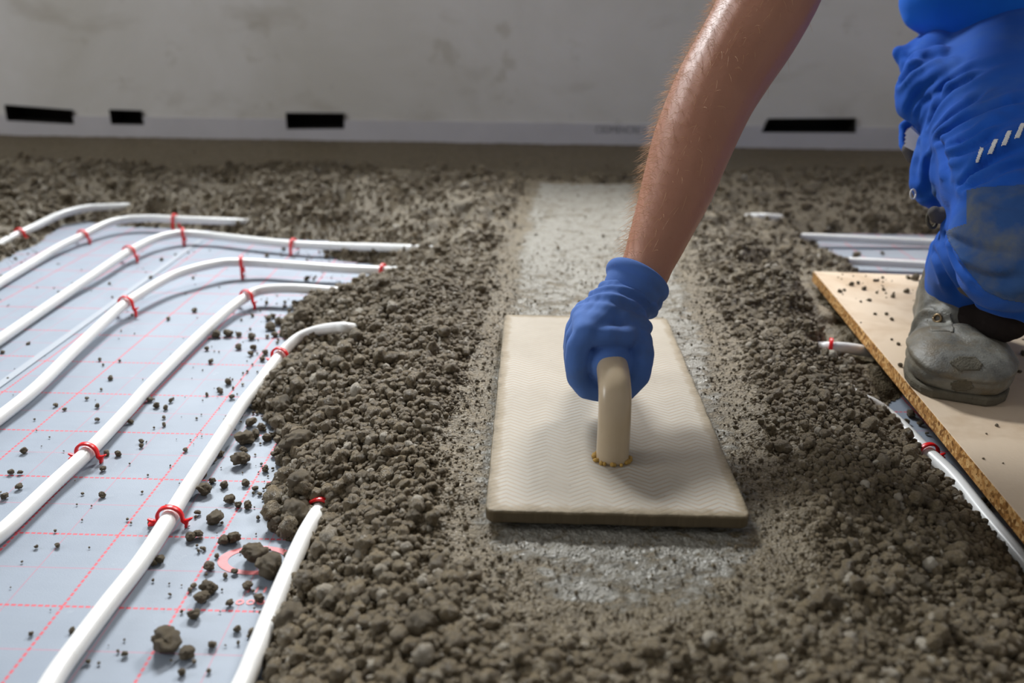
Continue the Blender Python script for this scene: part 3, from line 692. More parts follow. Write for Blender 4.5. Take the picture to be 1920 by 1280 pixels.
ZONED = {'rounded mortar clod bedded among the grains of the left heap': 'rounded clod bedded in the left heap', 'mortar clod bedded among the grains of the right heap': 'clod bedded in the right heap',
         'small brown mortar clod on the foil between the nearest pipe and the mortar heap': 'brown clod on the foil beside the left heap', 'tiny dark crumb of mortar on the open foil between the pipes': 'dark crumb on the open foil between pipes'}
def zoned(label, x, y, r):               # the same kind told apart by its size and by what it lies level with
    size = 'big' if r > .0085 else 'middling' if r > .0055 else 'small'
    where = ('in front of the float' if y < .5 else "level with the float's near half" if y < .8 else "level with the float's far half" if y < 1.1 else 'beyond the float')
    return '%s %s, %s' % (size, label, where)
def clod(x, y, z, r, label, group):
    if label in ZONED: label = zoned(ZONED[label], x, y, r)
    nclod[0] += 1
    o = bpy.data.objects.new('mortar_clod', CM[nclod[0] % 8]); COL.objects.link(o)
    o.location = (x, y, z); o.scale = (r, r*random.uniform(.85, 1.05), r*random.uniform(.85, 1)); o.rotation_euler = (random.uniform(-.5, .5), random.uniform(-.5, .5), random.uniform(0, 6.28))
    tag(o, label, 'mortar clod', group); return o
def foil_clod(px, py, rp, label, group, z0=.0012):
    p = U(px, py, z0+.004); dep = (p-C0)@CF; r = rp/F_PX*dep
    p = U(px, py, z0+r*.75); clod(p[0], p[1], p[2], r*1.12, label, group)
G1 = 'mortar clods scattered on the left foil'
UNIQ = [(311, 1199, 24, 'largest single mortar clod on the foil at the bottom left, right of the nearest pipe'), (351, 1223, 12, 'small clod just right of the largest one at the bottom left'),
        (479, 1034, 21, 'left one of two big touching clods lying on the faded red ring'), (506, 1061, 22, 'right one of two big touching clods lying on the faded red ring'),
        (390, 1101, 12, 'upper clod of the close pair below and left of the red ring'), (376, 1119, 12, 'lower clod of the close pair below and left of the red ring'),
        (404, 969, 13, 'round clod on the foil right of the nearest large red clip'), (453, 860, 14, 'clod on the foil between the nearest bent pipe and the heap, below its twin'),
        (459, 820, 14, 'clod on the foil between the nearest bent pipe and the heap, above its twin'), (384, 917, 11, 'knobbly clod touching the right side of the nearest bent pipe'),
        (428, 623, 7.5, 'right of two round clods between the two nearest bends'), (405, 626, 7, 'left of two round clods between the two nearest bends'),
        (439, 1006, 11, 'right clod of a pair just above the red ring'), (418, 1013, 9, 'left clod of a pair just above the red ring')]
for x, y, r, l in UNIQ: foil_clod(x, y, r, l, G1)
for x, y, r in [(479, 813, 8), (457, 843, 6), (364, 1150, 10), (392, 1061, 8.5), (398, 1207, 6.5), (341, 1259, 6), (486, 1119, 8), (463, 1097, 8), (431, 935, 8), (465, 945, 7.5), (447, 945, 6), (506, 912, 8), (504, 930, 6), (420, 908, 6), (398, 900, 6),
                (471, 790, 9), (357, 1006, 8), (370, 1000, 8), (445, 1178, 6), (301, 1048, 7), (288, 1055, 5), (472, 630, 6), (447, 649, 5.8), (475, 651, 5), (470, 662, 4.5), (448, 626, 4.8), (503, 596, 5), (511, 592, 4.5), (507, 612, 7.5), (522, 602, 7),
                (428, 715, 6), (413, 733, 4.5), (382, 888, 6), (400, 862, 6), (414, 850, 5.5), (430, 1130, 6), (515, 626, 5), (497, 660, 5), (492, 672, 4.5), (440, 1070, 5), (520, 1090, 6), (528, 1065, 7), (540, 1040, 7), (500, 820, 7), (515, 850, 6), (490, 800, 7), (497, 878, 6), (478, 915, 5), (460, 905, 6), (370, 960, 5)]:
    foil_clod(x, y, r, 'small brown mortar clod on the foil between the nearest pipe and the mortar heap', 'small clods beside the nearest pipe')
for x, y, r in [(191, 927, 5.5), (35, 912, 5.5), (8, 929, 6.5), (45, 844, 5.5), (221, 850, 5), (193, 878, 5), (234, 1225, 5), (107, 1020, 3.5), (68, 1024, 3.5), (183, 760, 4), (281, 748, 4.6), (293, 759, 5), (320, 750, 4), (434, 743, 4.5), (365, 581, 4), (575, 522, 5), (303, 486, 3.2), (388, 653, 3.6), (395, 676, 4.5),
                (5, 660, 3.2), (187, 673, 3), (163, 746, 3), (205, 531, 2.5), (283, 519, 3), (58, 1187, 4), (165, 1240, 4), (265, 826, 4), (265, 835, 3.5), (245, 790, 4), (182, 786, 4), (20, 884, 5), (38, 885, 4), (108, 1022, 4), (410, 729, 3.5), (560, 500, 3.5), (612, 480, 4), (500, 478, 3.5), (532, 466, 3.4)]:
    foil_clod(x, y, r, 'tiny dark crumb of mortar on the open foil between the pipes', 'tiny crumbs between the pipes')
foil_clod(1607, 477, 6.5, 'small clod on the foil strip between the two pipes behind the board', None)
foil_clod(1655, 474, 3.2, 'tiny crumb right of the clod between the two pipes behind the board', None)
for x, y, r in [(1726, 793, 4.5), (1707, 775, 7), (1722, 820, 4), (1845, 937, 5), (1852, 948, 5), (1738, 812, 3), (1700, 790, 5)]:
    foil_clod(x, y, r, 'crumb of mortar on the foil between the right heap and the board', 'crumbs on the foil beside the board')
G3 = 'crumbs on the particle board'
foil_clod(1718, 519, 7, 'largest clod on the board, left of the trouser leg', G3, BZ); foil_clod(1700, 545, 4.5, 'dark clod on the board just below the largest one', G3, BZ)
for x, y, r in [(1727, 540, 4), (1657, 542, 3), (1674, 555, 3.2), (1620, 540, 4), (1597, 532, 4), (1575, 545, 3.5), (1641, 588, 2.6), (1662, 588, 3), (1609, 530, 3), (1583, 543, 2.6), (1644, 548, 2.2), (1630, 562, 3), (1614, 565, 2), (1672, 598, 3), (1684, 644, 3), (1672, 636, 2.2), (1688, 684, 4), (1920, 662, 5), (1900, 668, 4), (1895, 690, 4), (1912, 696, 3), (1703, 520, 3.5), (1640, 525, 3), (1655, 520, 2.5)]:
    foil_clod(x, y, r, 'small dark crumb of mortar scattered on the board around the boot', G3, BZ)
def heap_clod(px, py, rp, label, group):
    p = U(px, py, .06)
    for _ in range(3):
        h = float(ground(np.array([p[0]]), np.array([p[1]]), False)[0][0]); p = U(px, py, max(h, 0)+.004)
    dep = (p-C0)@CF; r = rp/F_PX*dep; clod(p[0], p[1], max(h, 0)+r*.55, r*1.1, label, group)
GH = 'big clods in the left mortar heap'
for x, y, r, l in [(557, 965, 25, 'big round smooth clod beside the almost buried red clip'), (559, 831, 25, 'big pale clod at the left edge of the heap, above the round ones'), (563, 908, 21, 'round clod in the heap between the big pale clod and the buried clip'),
                   (714, 539, 17, 'big clod at the top of the heap beside the cut end of a pipe'), (726, 578, 14, 'pale clod just below the big one at the cut pipe end'), (568, 594, 16, 'lump at the left tip of the heap between two pipe ends'),
                   (552, 1166, 26, 'large blurred clod at the bottom left of the heap beside the pipe'), (627, 1130, 22, 'large blurred clod in the foreground heap, right of the half-buried pipe'), (790, 1175, 25, 'large blurred clod in the foreground below the float')]:
    heap_clod(x, y, r, l, GH)
for x, y, r in [(534, 926, 14), (520, 981, 15), (572, 933, 16), (591, 931, 13), (663, 917, 12), (681, 895, 15), (591, 1189, 16), (514, 1234, 15), (613, 777, 18), (534, 763, 16), (717, 863, 12), (704, 872, 10), (745, 553, 15), (807, 489, 11), (838, 453, 12), (687, 587, 9),
                (563, 655, 9), (582, 654, 9), (604, 652, 10), (560, 1225, 13), (545, 1255, 15), (610, 1240, 12), (640, 1180, 11), (700, 1160, 12), (600, 1080, 14), (560, 1075, 10), (625, 1020, 12), (690, 1005, 12), (720, 960, 10), (530, 1100, 10), (585, 870, 10), (640, 850, 9), (600, 720, 8), (660, 740, 8)]:
    heap_clod(x, y, r, 'rounded mortar clod bedded among the grains of the left heap', GH)
# more clods of middling size over both heaps and the mounds at the back
def more(n, x0, x1, y0, y1, r0, r1, label, group):
    k = 0; tries = 0
    while k < n and tries < n*12:
        tries += 1; x, y = random.uniform(x0, x1), random.uniform(y0, y1)
        h, sm, fl, ds = ground(np.array([x]), np.array([y]), False)
        if h[0] < .006 or fl[0] > .25 or (x > BX0-.02 and y < BY1+.03) or (abs(x-FLOAT[0]) < FLOAT[2]+.02 and abs(y-FLOAT[1]) < FLOAT[3]+.02): continue
        r = r0*(r1/r0)**(random.random()**1.8); clod(x, y, h[0]+r*.5, r, label, group); k += 1
more(48, -.42, -.06, .35, 1.25, .0045, .009, 'rounded mortar clod bedded among the grains of the left heap', GH)
more(44, .22, .50, .35, 1.5, .0045, .0095, 'mortar clod bedded among the grains of the right heap', 'clods in the right mortar heap')
more(30, -1.3, .0, 1.5, 2.15, .008, .018, 'blurred clod on the mortar mounds at the back left', 'clods on the mounds at the back left')
more(20, .3, 1.2, 1.6, 2.15, .008, .018, 'blurred clod on the mortar mounds at the back right', 'clods on the mounds at the back right')
# fine crumbs on foil and board
x = rng.uniform(-1.3, .75, 14000); y = rng.uniform(.2, 1.6, 14000); h, sm, fl, ds = ground(x, y, False)
p = np.where(x < .3, .06+1.2*np.exp(ds/.035)+.25*np.exp(ds/.10)*(x > -.5), .8*np.exp(ds/.03)+.03); k = (ds < .002) & (rng.random(14000) < p) & ~((x > BX0-.003) & (y < BY1+.003))
r = np.clip(np.exp(rng.normal(math.log(.0011), .5, 14000)), .0004, .0035)
grain_cloud('mortar_crumbs', np.stack([x, y, r*.6+.0012], 1)[k], r[k], M['grain'], 'fine dark mortar crumbs sprinkled over the grey foil', 'mortar crumbs')
n = 700; x = BX0+.004+rng.random(n)*.6; y = .5+rng.random(n)*.88; k = rng.random(n) < (.25+.75*(y > 1.15))*(.4+.6*(fbm(x*14, y*14, o=2, s=77) > 0))
r = np.clip(np.exp(rng.normal(math.log(.001), .5, n)), .0004, .003)
grain_cloud('mortar_crumbs', np.stack([x, y, BZ+r*.5], 1)[k], r[k], M['grain'], 'fine dark mortar crumbs sprinkled on the pale board', 'mortar crumbs')

# ------------------------------------------------------------------ the float
fx, fy = FLOAT[0], FLOAT[1]; FZ = .0745            # top face of the float
fl = empty('plastering_float', (fx, fy, FZ)); fl.rotation_euler = (0, 0, 0)
tag(fl, 'large worn pale plastering float with a herringbone face, pressed on the smoothed strip', 'float')
m = MB(); poly = []
hw, hl, rc = .1155, .241, .009
for sx, sy, a0 in ((1, 1, 0), (-1, 1, 90), (-1, -1, 180), (1, -1, 270)):
    for k in range(7):
        a = math.radians(a0+15*k); poly.append((sx*(hw-rc)+rc*math.cos(a), sy*(hl-rc)+rc*math.sin(a)))
pp = []
for i in range(len(poly)):                          # worn, slightly wavy rim
    a, b_ = np.array(poly[i]), np.array(poly[(i+1) % len(poly)]); k = max(1, int(np.linalg.norm(b_-a)/.006))
    for j in range(k):
        p = a+(b_-a)*j/k; d = p/np.linalg.norm(p); p = p+d*float(fbm(np.array([p[0]*60]), np.array([p[1]*60]), o=2, s=5)[0])*.0009; pp.append(tuple(p))
m.prism(pp, -.0125, 0)
fb = link('board', m.mesh('board'), M['float'], None, False); fb.parent = fl; bevel(fb, .0016, 3)
# handle: flat-fronted strap rising, bending back under the fist and down again
HX = 1146                                           # its near foot stands here in the photograph
hb = U(1150, 872, FZ); hx, hy = hb[0]-fx, hb[1]+.012-fy
HP = [(hx, hy, -.001), (hx, hy+.002, .02), (hx, hy+.004, .04), (hx, hy+.008, .054), (hx, hy+.016, .065), (hx, hy+.030, .072), (hx, hy+.05, .0745), (hx, hy+.09, .076), (hx, hy+.145, .0745), (hx, hy+.165, .068), (hx, hy+.178, .054), (hx, hy+.184, .03), (hx, hy+.186, -.001)]
HQ = spline(HP, 8); m = MB()
m.tube(HQ, [(.0158, .0135)]*len(HQ), 28, up=(0, -1, .001), sq=2.35)
hd = link('handle', m.mesh('handle'), M['handle']); hd.parent = fl
m = MB(); rr = random.Random(3)
for yy_ in (hy, hy+.186):
    for k in range(22):
        a = 2*math.pi*k/22+rr.uniform(-.1, .1); m.ball((hx+math.cos(a)*.0172, yy_+math.sin(a)*.0142, rr.uniform(.0005, .002)), (rr.uniform(.0018, .0034), rr.uniform(.0015, .003), rr.uniform(.0015, .003)), 8, 6)
gl = link('glue_bead', m.mesh('glue_bead'), M['glue']); gl.parent = fl
HC = np.array([fx+hx, fy+hy, FZ])                   # foot of the handle in the room
# ------------------------------------------------------------------ the worker
from mathutils.bvhtree import BVHTree
P0 = empty('person', (.78, 1.2, BZ))
tag(P0, 'crouching person in blue shirt and work trousers, pressing the float down with a blue-gloved hand', 'person')
A = lambda *p: np.array(p, float)
# --- body: one continuous surface (arms, trunk, neck, head, legs inside the clothes)
ARM = [UD(1197, 536, .872), UD(1216, 490, .882), UD(1244, 420, .895), UD(1271, 350, .908), UD(1298, 270, .922), UD(1337, 180, .938), UD(1375, 115, .95), UD(1412, 55, .96), UD(1445, -10, .972), UD(1510, -150, 1.01), UD(1600, -350, 1.08)]
ARR = [.0275, .0285, .0350, .0415, .0465, .0500, .0525, .0555, .0585, .059, .066]
SH_R = ARM[-1]; SH_L = SH_R+A(.36, .06, .0); CH = (SH_R+SH_L)/2+A(.07, .08, .0); HIP = A(.80, 1.42, .46)
NECK = (SH_R+SH_L)/2+A(-.02, -.03, .07); HEAD = NECK+A(-.03, -.10, .11)
b = MB()
b.limb([spline(ARM, 3)[i] for i in range(0, 31)], list(np.interp(np.linspace(0, 10, 31), range(11), ARR)), 18)
G = HC+A(-.002, .090, .074)                                   # middle of the grip
b.limb([ARM[0], ARM[0]*.4+G*.6+A(0, 0, .01)], [.026, .012])
b.limb([SH_L, SH_L+A(.08, -.18, -.22), SH_L+A(-.02, -.36, -.32), SH_L+A(-.06, -.42, -.33)], [.062, .048, .032, .026])
lh = SH_L+A(-.06, -.42, -.33)
b.limb([lh, lh+A(-.02, -.05, -.02)], [.028, .030])
for k in range(4): b.limb([lh+A(-.045+.02*k, -.07, -.02), lh+A(-.05+.021*k, -.11, -.035), lh+A(-.05+.021*k, -.125, -.06)], [.010, .0095, .008], 8)
b.limb([lh+A(-.04, -.03, -.01), lh+A(-.07, -.055, -.02), lh+A(-.075, -.085, -.035)], [.012, .011, .009], 8)
b.limb([SH_R+A(.04, .02, -.02), CH, SH_L+A(-.04, .02, -.02)], [.075, .115, .075]); b.limb([CH, (CH+HIP)/2, HIP], [.125, .115, .125])
b.limb([NECK+A(0, .03, -.05), NECK, HEAD+A(0, .02, -.04)], [.06, .056, .056]); b.ball(HEAD, (.074, .094, .105), 24, 18); b.ball(HEAD+A(0, -.03, -.06), (.05, .06, .05), 16, 12)
b.limb([HEAD+A(0, -.088, .012), HEAD+A(0, -.112, -.022)], [.009, .014], 10); b.limb([HEAD+A(-.02, -.084, -.058), HEAD+A(.02, -.084, -.058)], [.008, .008], 8)
for s in (1, -1): b.ball(HEAD+A(s*.076, .0, -.005), (.010, .02, .032), 10, 8)
skin = link('body', fused(b, .0034, 5), M['skin'], P0)
b = MB()
for s in (1, -1): b.ball(HEAD+A(s*.031, -.083, .014), .0125, 12, 8)
ey = b.build('eyes', M['eye'], P0)
b = MB()
for sgn in (1, -1): b.ball(HEAD+A(sgn*.031, -.0925, .0125), (.0055, .0035, .0055), 12, 8)
b.build('irises', M['sole'], ey)
b = MB(); b.ball(HEAD+A(0, .02, .03), (.082, .095, .092), 24, 16)
for k in range(60):
    a, e = rr.uniform(0, 6.28), rr.uniform(.1, 1.4); b.ball(HEAD+A(.078*math.cos(a)*math.cos(e), .022+.09*math.sin(a)*math.cos(e), .035+.086*math.sin(e)), .016, 8, 6)
link('hair', fused(b, .006, 2), M['hair'], P0)

# --- glove: fingers curled round the handle, thumb on the other side
def gfn(co, no):
    w = co-ARM[0]; up = (ARM[2]-ARM[0])/np.linalg.norm(ARM[2]-ARM[0]); t = w@up
    ring = np.exp(-((t+.028)/.026)**2)
    ang = np.arctan2(co[:, 1]-ARM[0][1], co[:, 0]-ARM[0][0])
    d = ring*(.0020*np.sin((t+.006*np.sin(ang*2+1))*2*math.pi/.015))+.0010*fbm(co[:, 0]*55, co[:, 1]*55, co[:, 2]*55, 3, 4)
    return co+no*d[:, None]
b = MB(); W0 = ARM[0]+(ARM[0]-ARM[2])*.10
fing = [(-.036, .0128, .0), (-.0125, .0132, .003), (.011, .0128, .0015), (.033, .0115, -.003)]
mcps = []
KS = .84
def GA(x, y, z): return G+A(x, y, z)*KS
for o_, r, dz in fing:
    r = r*.88
    mc = GA(-.0285, o_+.004, .038+dz); pi_ = GA(-.0425-(.001 if r > .012 else -.003), o_, .000+dz); di = GA(-.0265, o_-.001, -.0325+dz*.4); ti = GA(-.004, o_-.001, -.0385)
    mcps.append(mc)
    b.limb([mc, GA(-.0385, o_+.002, .021+dz), pi_, GA(-.0375, o_, -.019), di, ti], [r*1.12, r*1.08, r*1.1, r, r*.98, r*.86], 14)
    b.limb([mc, mc*.5+W0*.5+A(.0, 0, .004), W0], [r*1.18, .020, .026], 14)
th = [GA(.020, .040, .048), GA(.0335, .010, .030), GA(.0385, -.022, .010), GA(.0345, -.036, -.014), GA(.0200, -.038, -.034), GA(.004, -.034, -.042)]
b.limb([W0+A(.004, -.004, -.006)]+th, [.025, .019, .0158, .0142, .0128, .0120, .0105], 14)
b.limb([GA(0, -.03, -.001), GA(0, .045, -.001)], [.0235, .0225], 20)
b.limb([mcps[0]+A(.006, 0, -.002), GA(-.006, -.033, .035), GA(.018, -.026, .031), th[1]], [.0118, .0112, .0118, .0140], 14)    # the web over the handle
b.limb([mcps[1], GA(.012, .0, .042), th[1]], [.013, .015, .016]); b.limb([mcps[2], GA(.016, .02, .046), th[0]], [.015, .02, .02]); b.limb([mcps[3], GA(.014, .04, .048), th[0]], [.014, .018, .02])
b.limb([GA(.02, .02, .0), GA(.026, .01, .02), th[1]], [.014, .018, .018]); b.limb([mcps[0], mcps[1], mcps[2], mcps[3]], [.0135, .0142, .0138, .012])
upv = (ARM[2]-ARM[0])/np.linalg.norm(ARM[2]-ARM[0])
b.limb([W0+A(0, .004, 0), ARM[0]-upv*.012, ARM[0]+upv*.008], [.029, .0280, .0262], 22)
gm = fused(b, .0016, 7, gfn)
gl_ = link('glove', gm, M['glove'], P0); gl_['label'] = 'blue knitted work glove gripping the float handle'
b = MB(); ca = UD(1147, 502, .872); cb = UD(1242, 552, .862); cc = (ca+cb)/2
ax = (cb-ca)/np.linalg.norm(cb-ca); nn = upv-ax*(upv@ax); nn /= np.linalg.norm(nn); oo = np.cross(nn, ax)
L = np.linalg.norm(cb-ca)/2
def ringp(t, rad, h): return [cc+ax*math.cos(a)*(L+rad)+oo*math.sin(a)*(L*.96+rad)+nn*h for a in np.linspace(0, 2*math.pi, 40, endpoint=False)]
rows = [ringp(0, -.0015, -.022), ringp(0, .0005, -.014), ringp(0, .0010, -.008), ringp(0, .0050, -.005), ringp(0, .0068, .000), ringp(0, .0055, .0055), ringp(0, .001, .0078), ringp(0, -.003, .005), ringp(0, -.0045, -.002), ringp(0, -.005, -.012)]
v = [p for r in rows for p in r]; n = 40
b.add(v, [(i*n+j, i*n+(j+1) % n, (i+1)*n+(j+1) % n, (i+1)*n+j) for i in range(len(rows)-1) for j in range(n)])
cu = link('cuff', b.mesh('cuff'), M['glove'], gl_); md = cu.modifiers.new('s', 'SUBSURF'); md.levels = md.render_levels = 2

# --- shirt
b = MB(); PX = lambda x, y, d: UD(x, y, d)
b.limb([SH_R+A(.03, .02, 0), CH, SH_L+A(-.03, .02, 0)], [.092, .142, .092]); b.ball(CH+A(0, -.03, -.06), .135, 24, 16); b.limb([CH, (CH+HIP)/2, (CH+HIP)/2+A(.06, .02, .05), PX(1905, -60, 1.27), PX(1970, -40, 1.27)], [.15, .14, .14, .130, .135])
b.limb([SH_R+A(.02, 0, 0), SH_R*.45+ARM[-2]*.55], [.090, .078]); b.limb([SH_L, SH_L+A(.04, -.09, -.11)], [.082, .072])
b.limb([PX(1776, -12, 1.16), PX(1805, 6, 1.15), PX(1860, 18, 1.13), PX(1960, 14, 1.11), PX(2080, 0, 1.13)], [.062, .062, .067, .068, .07], 24)
b.limb([PX(1735, 20, 1.17), PX(1760, 8, 1.16)], [.030, .040])
def sfn(co, no):
    d = .005*fbm(co[:, 0]*9, co[:, 1]*9, co[:, 2]*14, 3, 41); k = np.clip((.62-co[:, 2])/.15, 0, 1)
    d = d+k*.0035*(1-2*np.abs(fbm(co[:, 0]*12+co[:, 2]*18, co[:, 1]*8, co[:, 2]*5, 2, 44))); return co+no*d[:, None]
link('shirt', fused(b, .005, 8, sfn), M['shirt'], P0)

# --- trousers
KN = PX(1908, 440, .90)
b = MB()
b.limb([PX(1935, 75, 1.30), PX(1895, 165, 1.15), PX(1890, 235, 1.07), PX(1898, 290, 1.0), PX(1905, 330, .95)], [.128, .120, .112, .094, .082], 24)
b.limb([PX(1903, 352, .94), PX(1902, 400, .92), KN, PX(1915, 480, .89)], [.056, .066, .070, .066], 24)
b.limb([PX(1845, 372, .96), PX(1840, 420, .95), PX(1850, 470, .95)], [.028, .034, .034], 20); b.limb([PX(1790, 432, .985), PX(1850, 440, .95)], [.019, .03], 18)
b.limb([PX(1860, 470, .98), PX(1840, 520, 1.03), PX(1815, 560, 1.08), PX(1802, 580, 1.10)], [.064, .062, .060, .058], 20)
b.limb([PX(1772, 462, 1.05), PX(1766, 500, 1.05), PX(1778, 540, 1.05), PX(1800, 575, 1.04)], [.018, .019, .020, .018], 18)
b.limb([PX(1785, 455, 1.01), PX(1800, 500, 1.0), PX(1832, 528, .98)], [.020, .019, .014], 18)
b.limb([PX(1846, 566, .94), PX(1890, 580, .92), PX(1950, 592, .90)], [.0115, .014, .016], 16)
b.limb([HIP+A(-.02, 0, -.02), HIP+A(.10, .02, -.02)], [.14, .15]); b.limb([HIP+A(.03, 0, 0), CH*.35+HIP*.65], [.14, .128])
b.limb([HIP+A(.09, 0, -.04), A(1.02, 1.10, .30), A(1.04, .98, .17)], [.125, .105, .078]); b.limb([A(1.04, .99, .16), A(1.05, 1.22, .14), A(1.05, 1.38, .13)], [.076, .066, .055])
b.limb([PX(1755, 82, 1.19), PX(1700, 104, 1.18)], [.022, .017]); b.limb([PX(1700, 104, 1.18), PX(1684, 97, 1.18)], [.016, .009]); b.limb([PX(1706, 108, 1.18), PX(1702, 138, 1.17)], [.017, .010])
b.limb([PX(1748, 135, 1.12), PX(1722, 172, 1.10), PX(1712, 194, 1.10)], [.036, .030, .0225], 20); b.limb([PX(1714, 196, 1.10), PX(1742, 208, 1.08), PX(1762, 206, 1.07)], [.020, .020, .018], 20); b.limb([PX(1760, 110, 1.16), PX(1722, 120, 1.17)], [.040, .026], 20); b.limb([PX(1745, 150, 1.10), PX(1785, 170, 1.08)], [.030, .045], 20)
b.limb([PX(1692, 245, 1.13), PX(1690, 272, 1.12), PX(1700, 290, 1.11)], [.0055, .0060, .0045], 12); b.limb([PX(1692, 236, 1.13), PX(1712, 226, 1.13)], [.006, .009], 12)
b.limb([PX(1748, 262, 1.06), PX(1742, 300, 1.05), PX(1742, 345, 1.045), PX(1752, 368, 1.04)], [.016, .0200, .0215, .0165], 20); b.limb([PX(1775, 258, 1.04), PX(1790, 300, 1.01), PX(1785, 345, 1.01)], [.022, .024, .020], 20)
CC = PX(1752, 236, 1.06); C2 = PX(1812, 352, .98); C3 = PX(1750, 440, 1.0)
def tfn(co, no):
    def fan(c, n_, reach, seed, w0):
        r_ = co-c; rho = np.hypot(r_[:, 0], r_[:, 2])+1e-4; th_ = np.arctan2(r_[:, 2], r_[:, 0])
        n1 = fbm(th_*n_*1.5+rho*2.0, rho*2.4+3, co[:, 1]*1.0, 2, seed)
        return (np.exp(-(n1/.10)**2))*np.exp(-(rho/reach)**2)*sstep(w0, w0*4, rho), n1*np.exp(-(rho/reach)**2)*sstep(w0, w0*4, rho)
    v1, b1 = fan(CC, 3.2, .26, 51, .024); v2, b2 = fan(C2, 2.0, .16, 57, .018); v3, b3 = fan(C3, 2.2, .13, 67, .018)
    d = .010*b1+.007*b2+.004*b3
    low = sstep(.26, .16, co[:, 2]); n4 = fbm(co[:, 0]*5+3, co[:, 1]*4, co[:, 2]*17+co[:, 0]*9, 2, 61)
    d = d+low*(-.005*np.exp(-(n4/.07)**2)+.004*n4)+.005*fbm(co[:, 0]*8, co[:, 1]*6, co[:, 2]*8, 2, 63)
    co = co+no*d[:, None]
    hem = (co[:, 1] > .9) & (co[:, 0] < .75); co[:, 2] = np.where(hem, np.maximum(co[:, 2], .108+.018*vnoise(co[:, 0]*16, co[:, 1]*16, s=3)), co[:, 2])
    co[:, 2] = np.maximum(co[:, 2], BZ+.03); return co
tm = fused(b, .0032, 6, tfn, 0, 2); FOLDS = [([(1763, 188), (1774, 162), (1814, 135), (1881, 118)], .0045), ([(1743, 232), (1760, 199), (1787, 168), (1827, 145), (1850, 133)], .0055), ([(1753, 249), (1787, 215), (1827, 188), (1852, 163)], .005),
         ([(1760, 262), (1800, 232), (1848, 209), (1901, 192), (1945, 184)], .0065), ([(1787, 273), (1821, 258), (1861, 234), (1925, 213)], .0055), ([(1784, 296), (1814, 283), (1846, 268), (1880, 240), (1925, 226)], .005),
         ([(1808, 345), (1834, 323), (1881, 293), (1935, 270)], .007), ([(1814, 352), (1848, 339), (1888, 318), (1940, 306)], .006), ([(1716, 226), (1730, 195), (1760, 175)], .004), ([(1706, 222), (1713, 195), (1740, 162), (1790, 131)], .0045),
         ([(1689, 155), (1713, 128), (1763, 101)], .006), ([(1723, 269), (1719, 320), (1724, 350)], .004), ([(1748, 285), (1740, 330), (1745, 360)], .0045), ([(1765, 262), (1775, 300), (1778, 345)], .005), ([(1752, 470), (1775, 520), (1800, 560)], .005), ([(1786, 462), (1800, 500), (1832, 520)], .004),
         ([(1775, 442), (1830, 468), (1925, 480)], .004), ([(1812, 500), (1860, 522), (1930, 520)], .004), ([(1700, 105), (1730, 110), (1745, 90)], .003), ([(1840, 372), (1880, 385), (1930, 380)], .003)]
n_ = len(tm.vertices); co_ = np.empty(n_*3); tm.vertices.foreach_get('co', co_); co_ = co_.reshape(-1, 3); no_ = np.empty(n_*3); tm.vertices.foreach_get('normal', no_); no_ = no_.reshape(-1, 3)
FB = BVHTree.FromPolygons([v.co.copy() for v in tm.vertices], [tuple(p.vertices) for p in tm.polygons]); near_ = np.where((co_[:, 0] < .80) & (co_[:, 1] < 1.3))[0]; dd = np.zeros(len(near_))
for pts_, am in FOLDS:                        # pressed-in folds of the cloth, deep in the middle and fading at both ends
    H_ = []
    for q_ in spline([(a_, b_, 0) for a_, b_ in pts_], 14):
        d_ = Vector(UD(q_[0], q_[1], 1)-C0).normalized(); h_ = FB.ray_cast(Vector(C0), d_)[0]
        if h_ is not None: H_.append(h_[:])
    if len(H_) < 4: continue
    H_ = np.array(H_); D_ = np.linalg.norm(co_[near_][:, None]-H_[None], axis=2); k_ = D_.argmin(1); D_ = D_.min(1); t_ = k_/(len(H_)-1)
    w_ = .0034+.0030*t_; env = np.clip(np.minimum((t_+.12)*5, (1.06-t_)*3), 0, 1)
    dd += am*env*(-np.exp(-(D_/w_)**2)+.75*np.exp(-((D_-2.5*w_)/(1.5*w_))**2))
co_[near_] += no_[near_]*dd[:, None]; tm.vertices.foreach_set('co', co_.ravel()); tm.update()
tr = link('trousers', tm, M['trouser'], P0); md = tr.modifiers.new('soft', 'SMOOTH'); md.iterations = 2; md.factor = .4
dg = bpy.context.evaluated_depsgraph_get(); dg.update()
def bvh_of(me): return BVHTree.FromPolygons([v.co.copy() for v in me.vertices], [tuple(p.vertices) for p in me.polygons])
TB = bvh_of(tm)
def hit(px, py, tree=None):
    d = Vector(UD(px, py, 1)-C0).normalized(); h = (tree or TB).ray_cast(Vector(C0), d); return h[0], h[1]
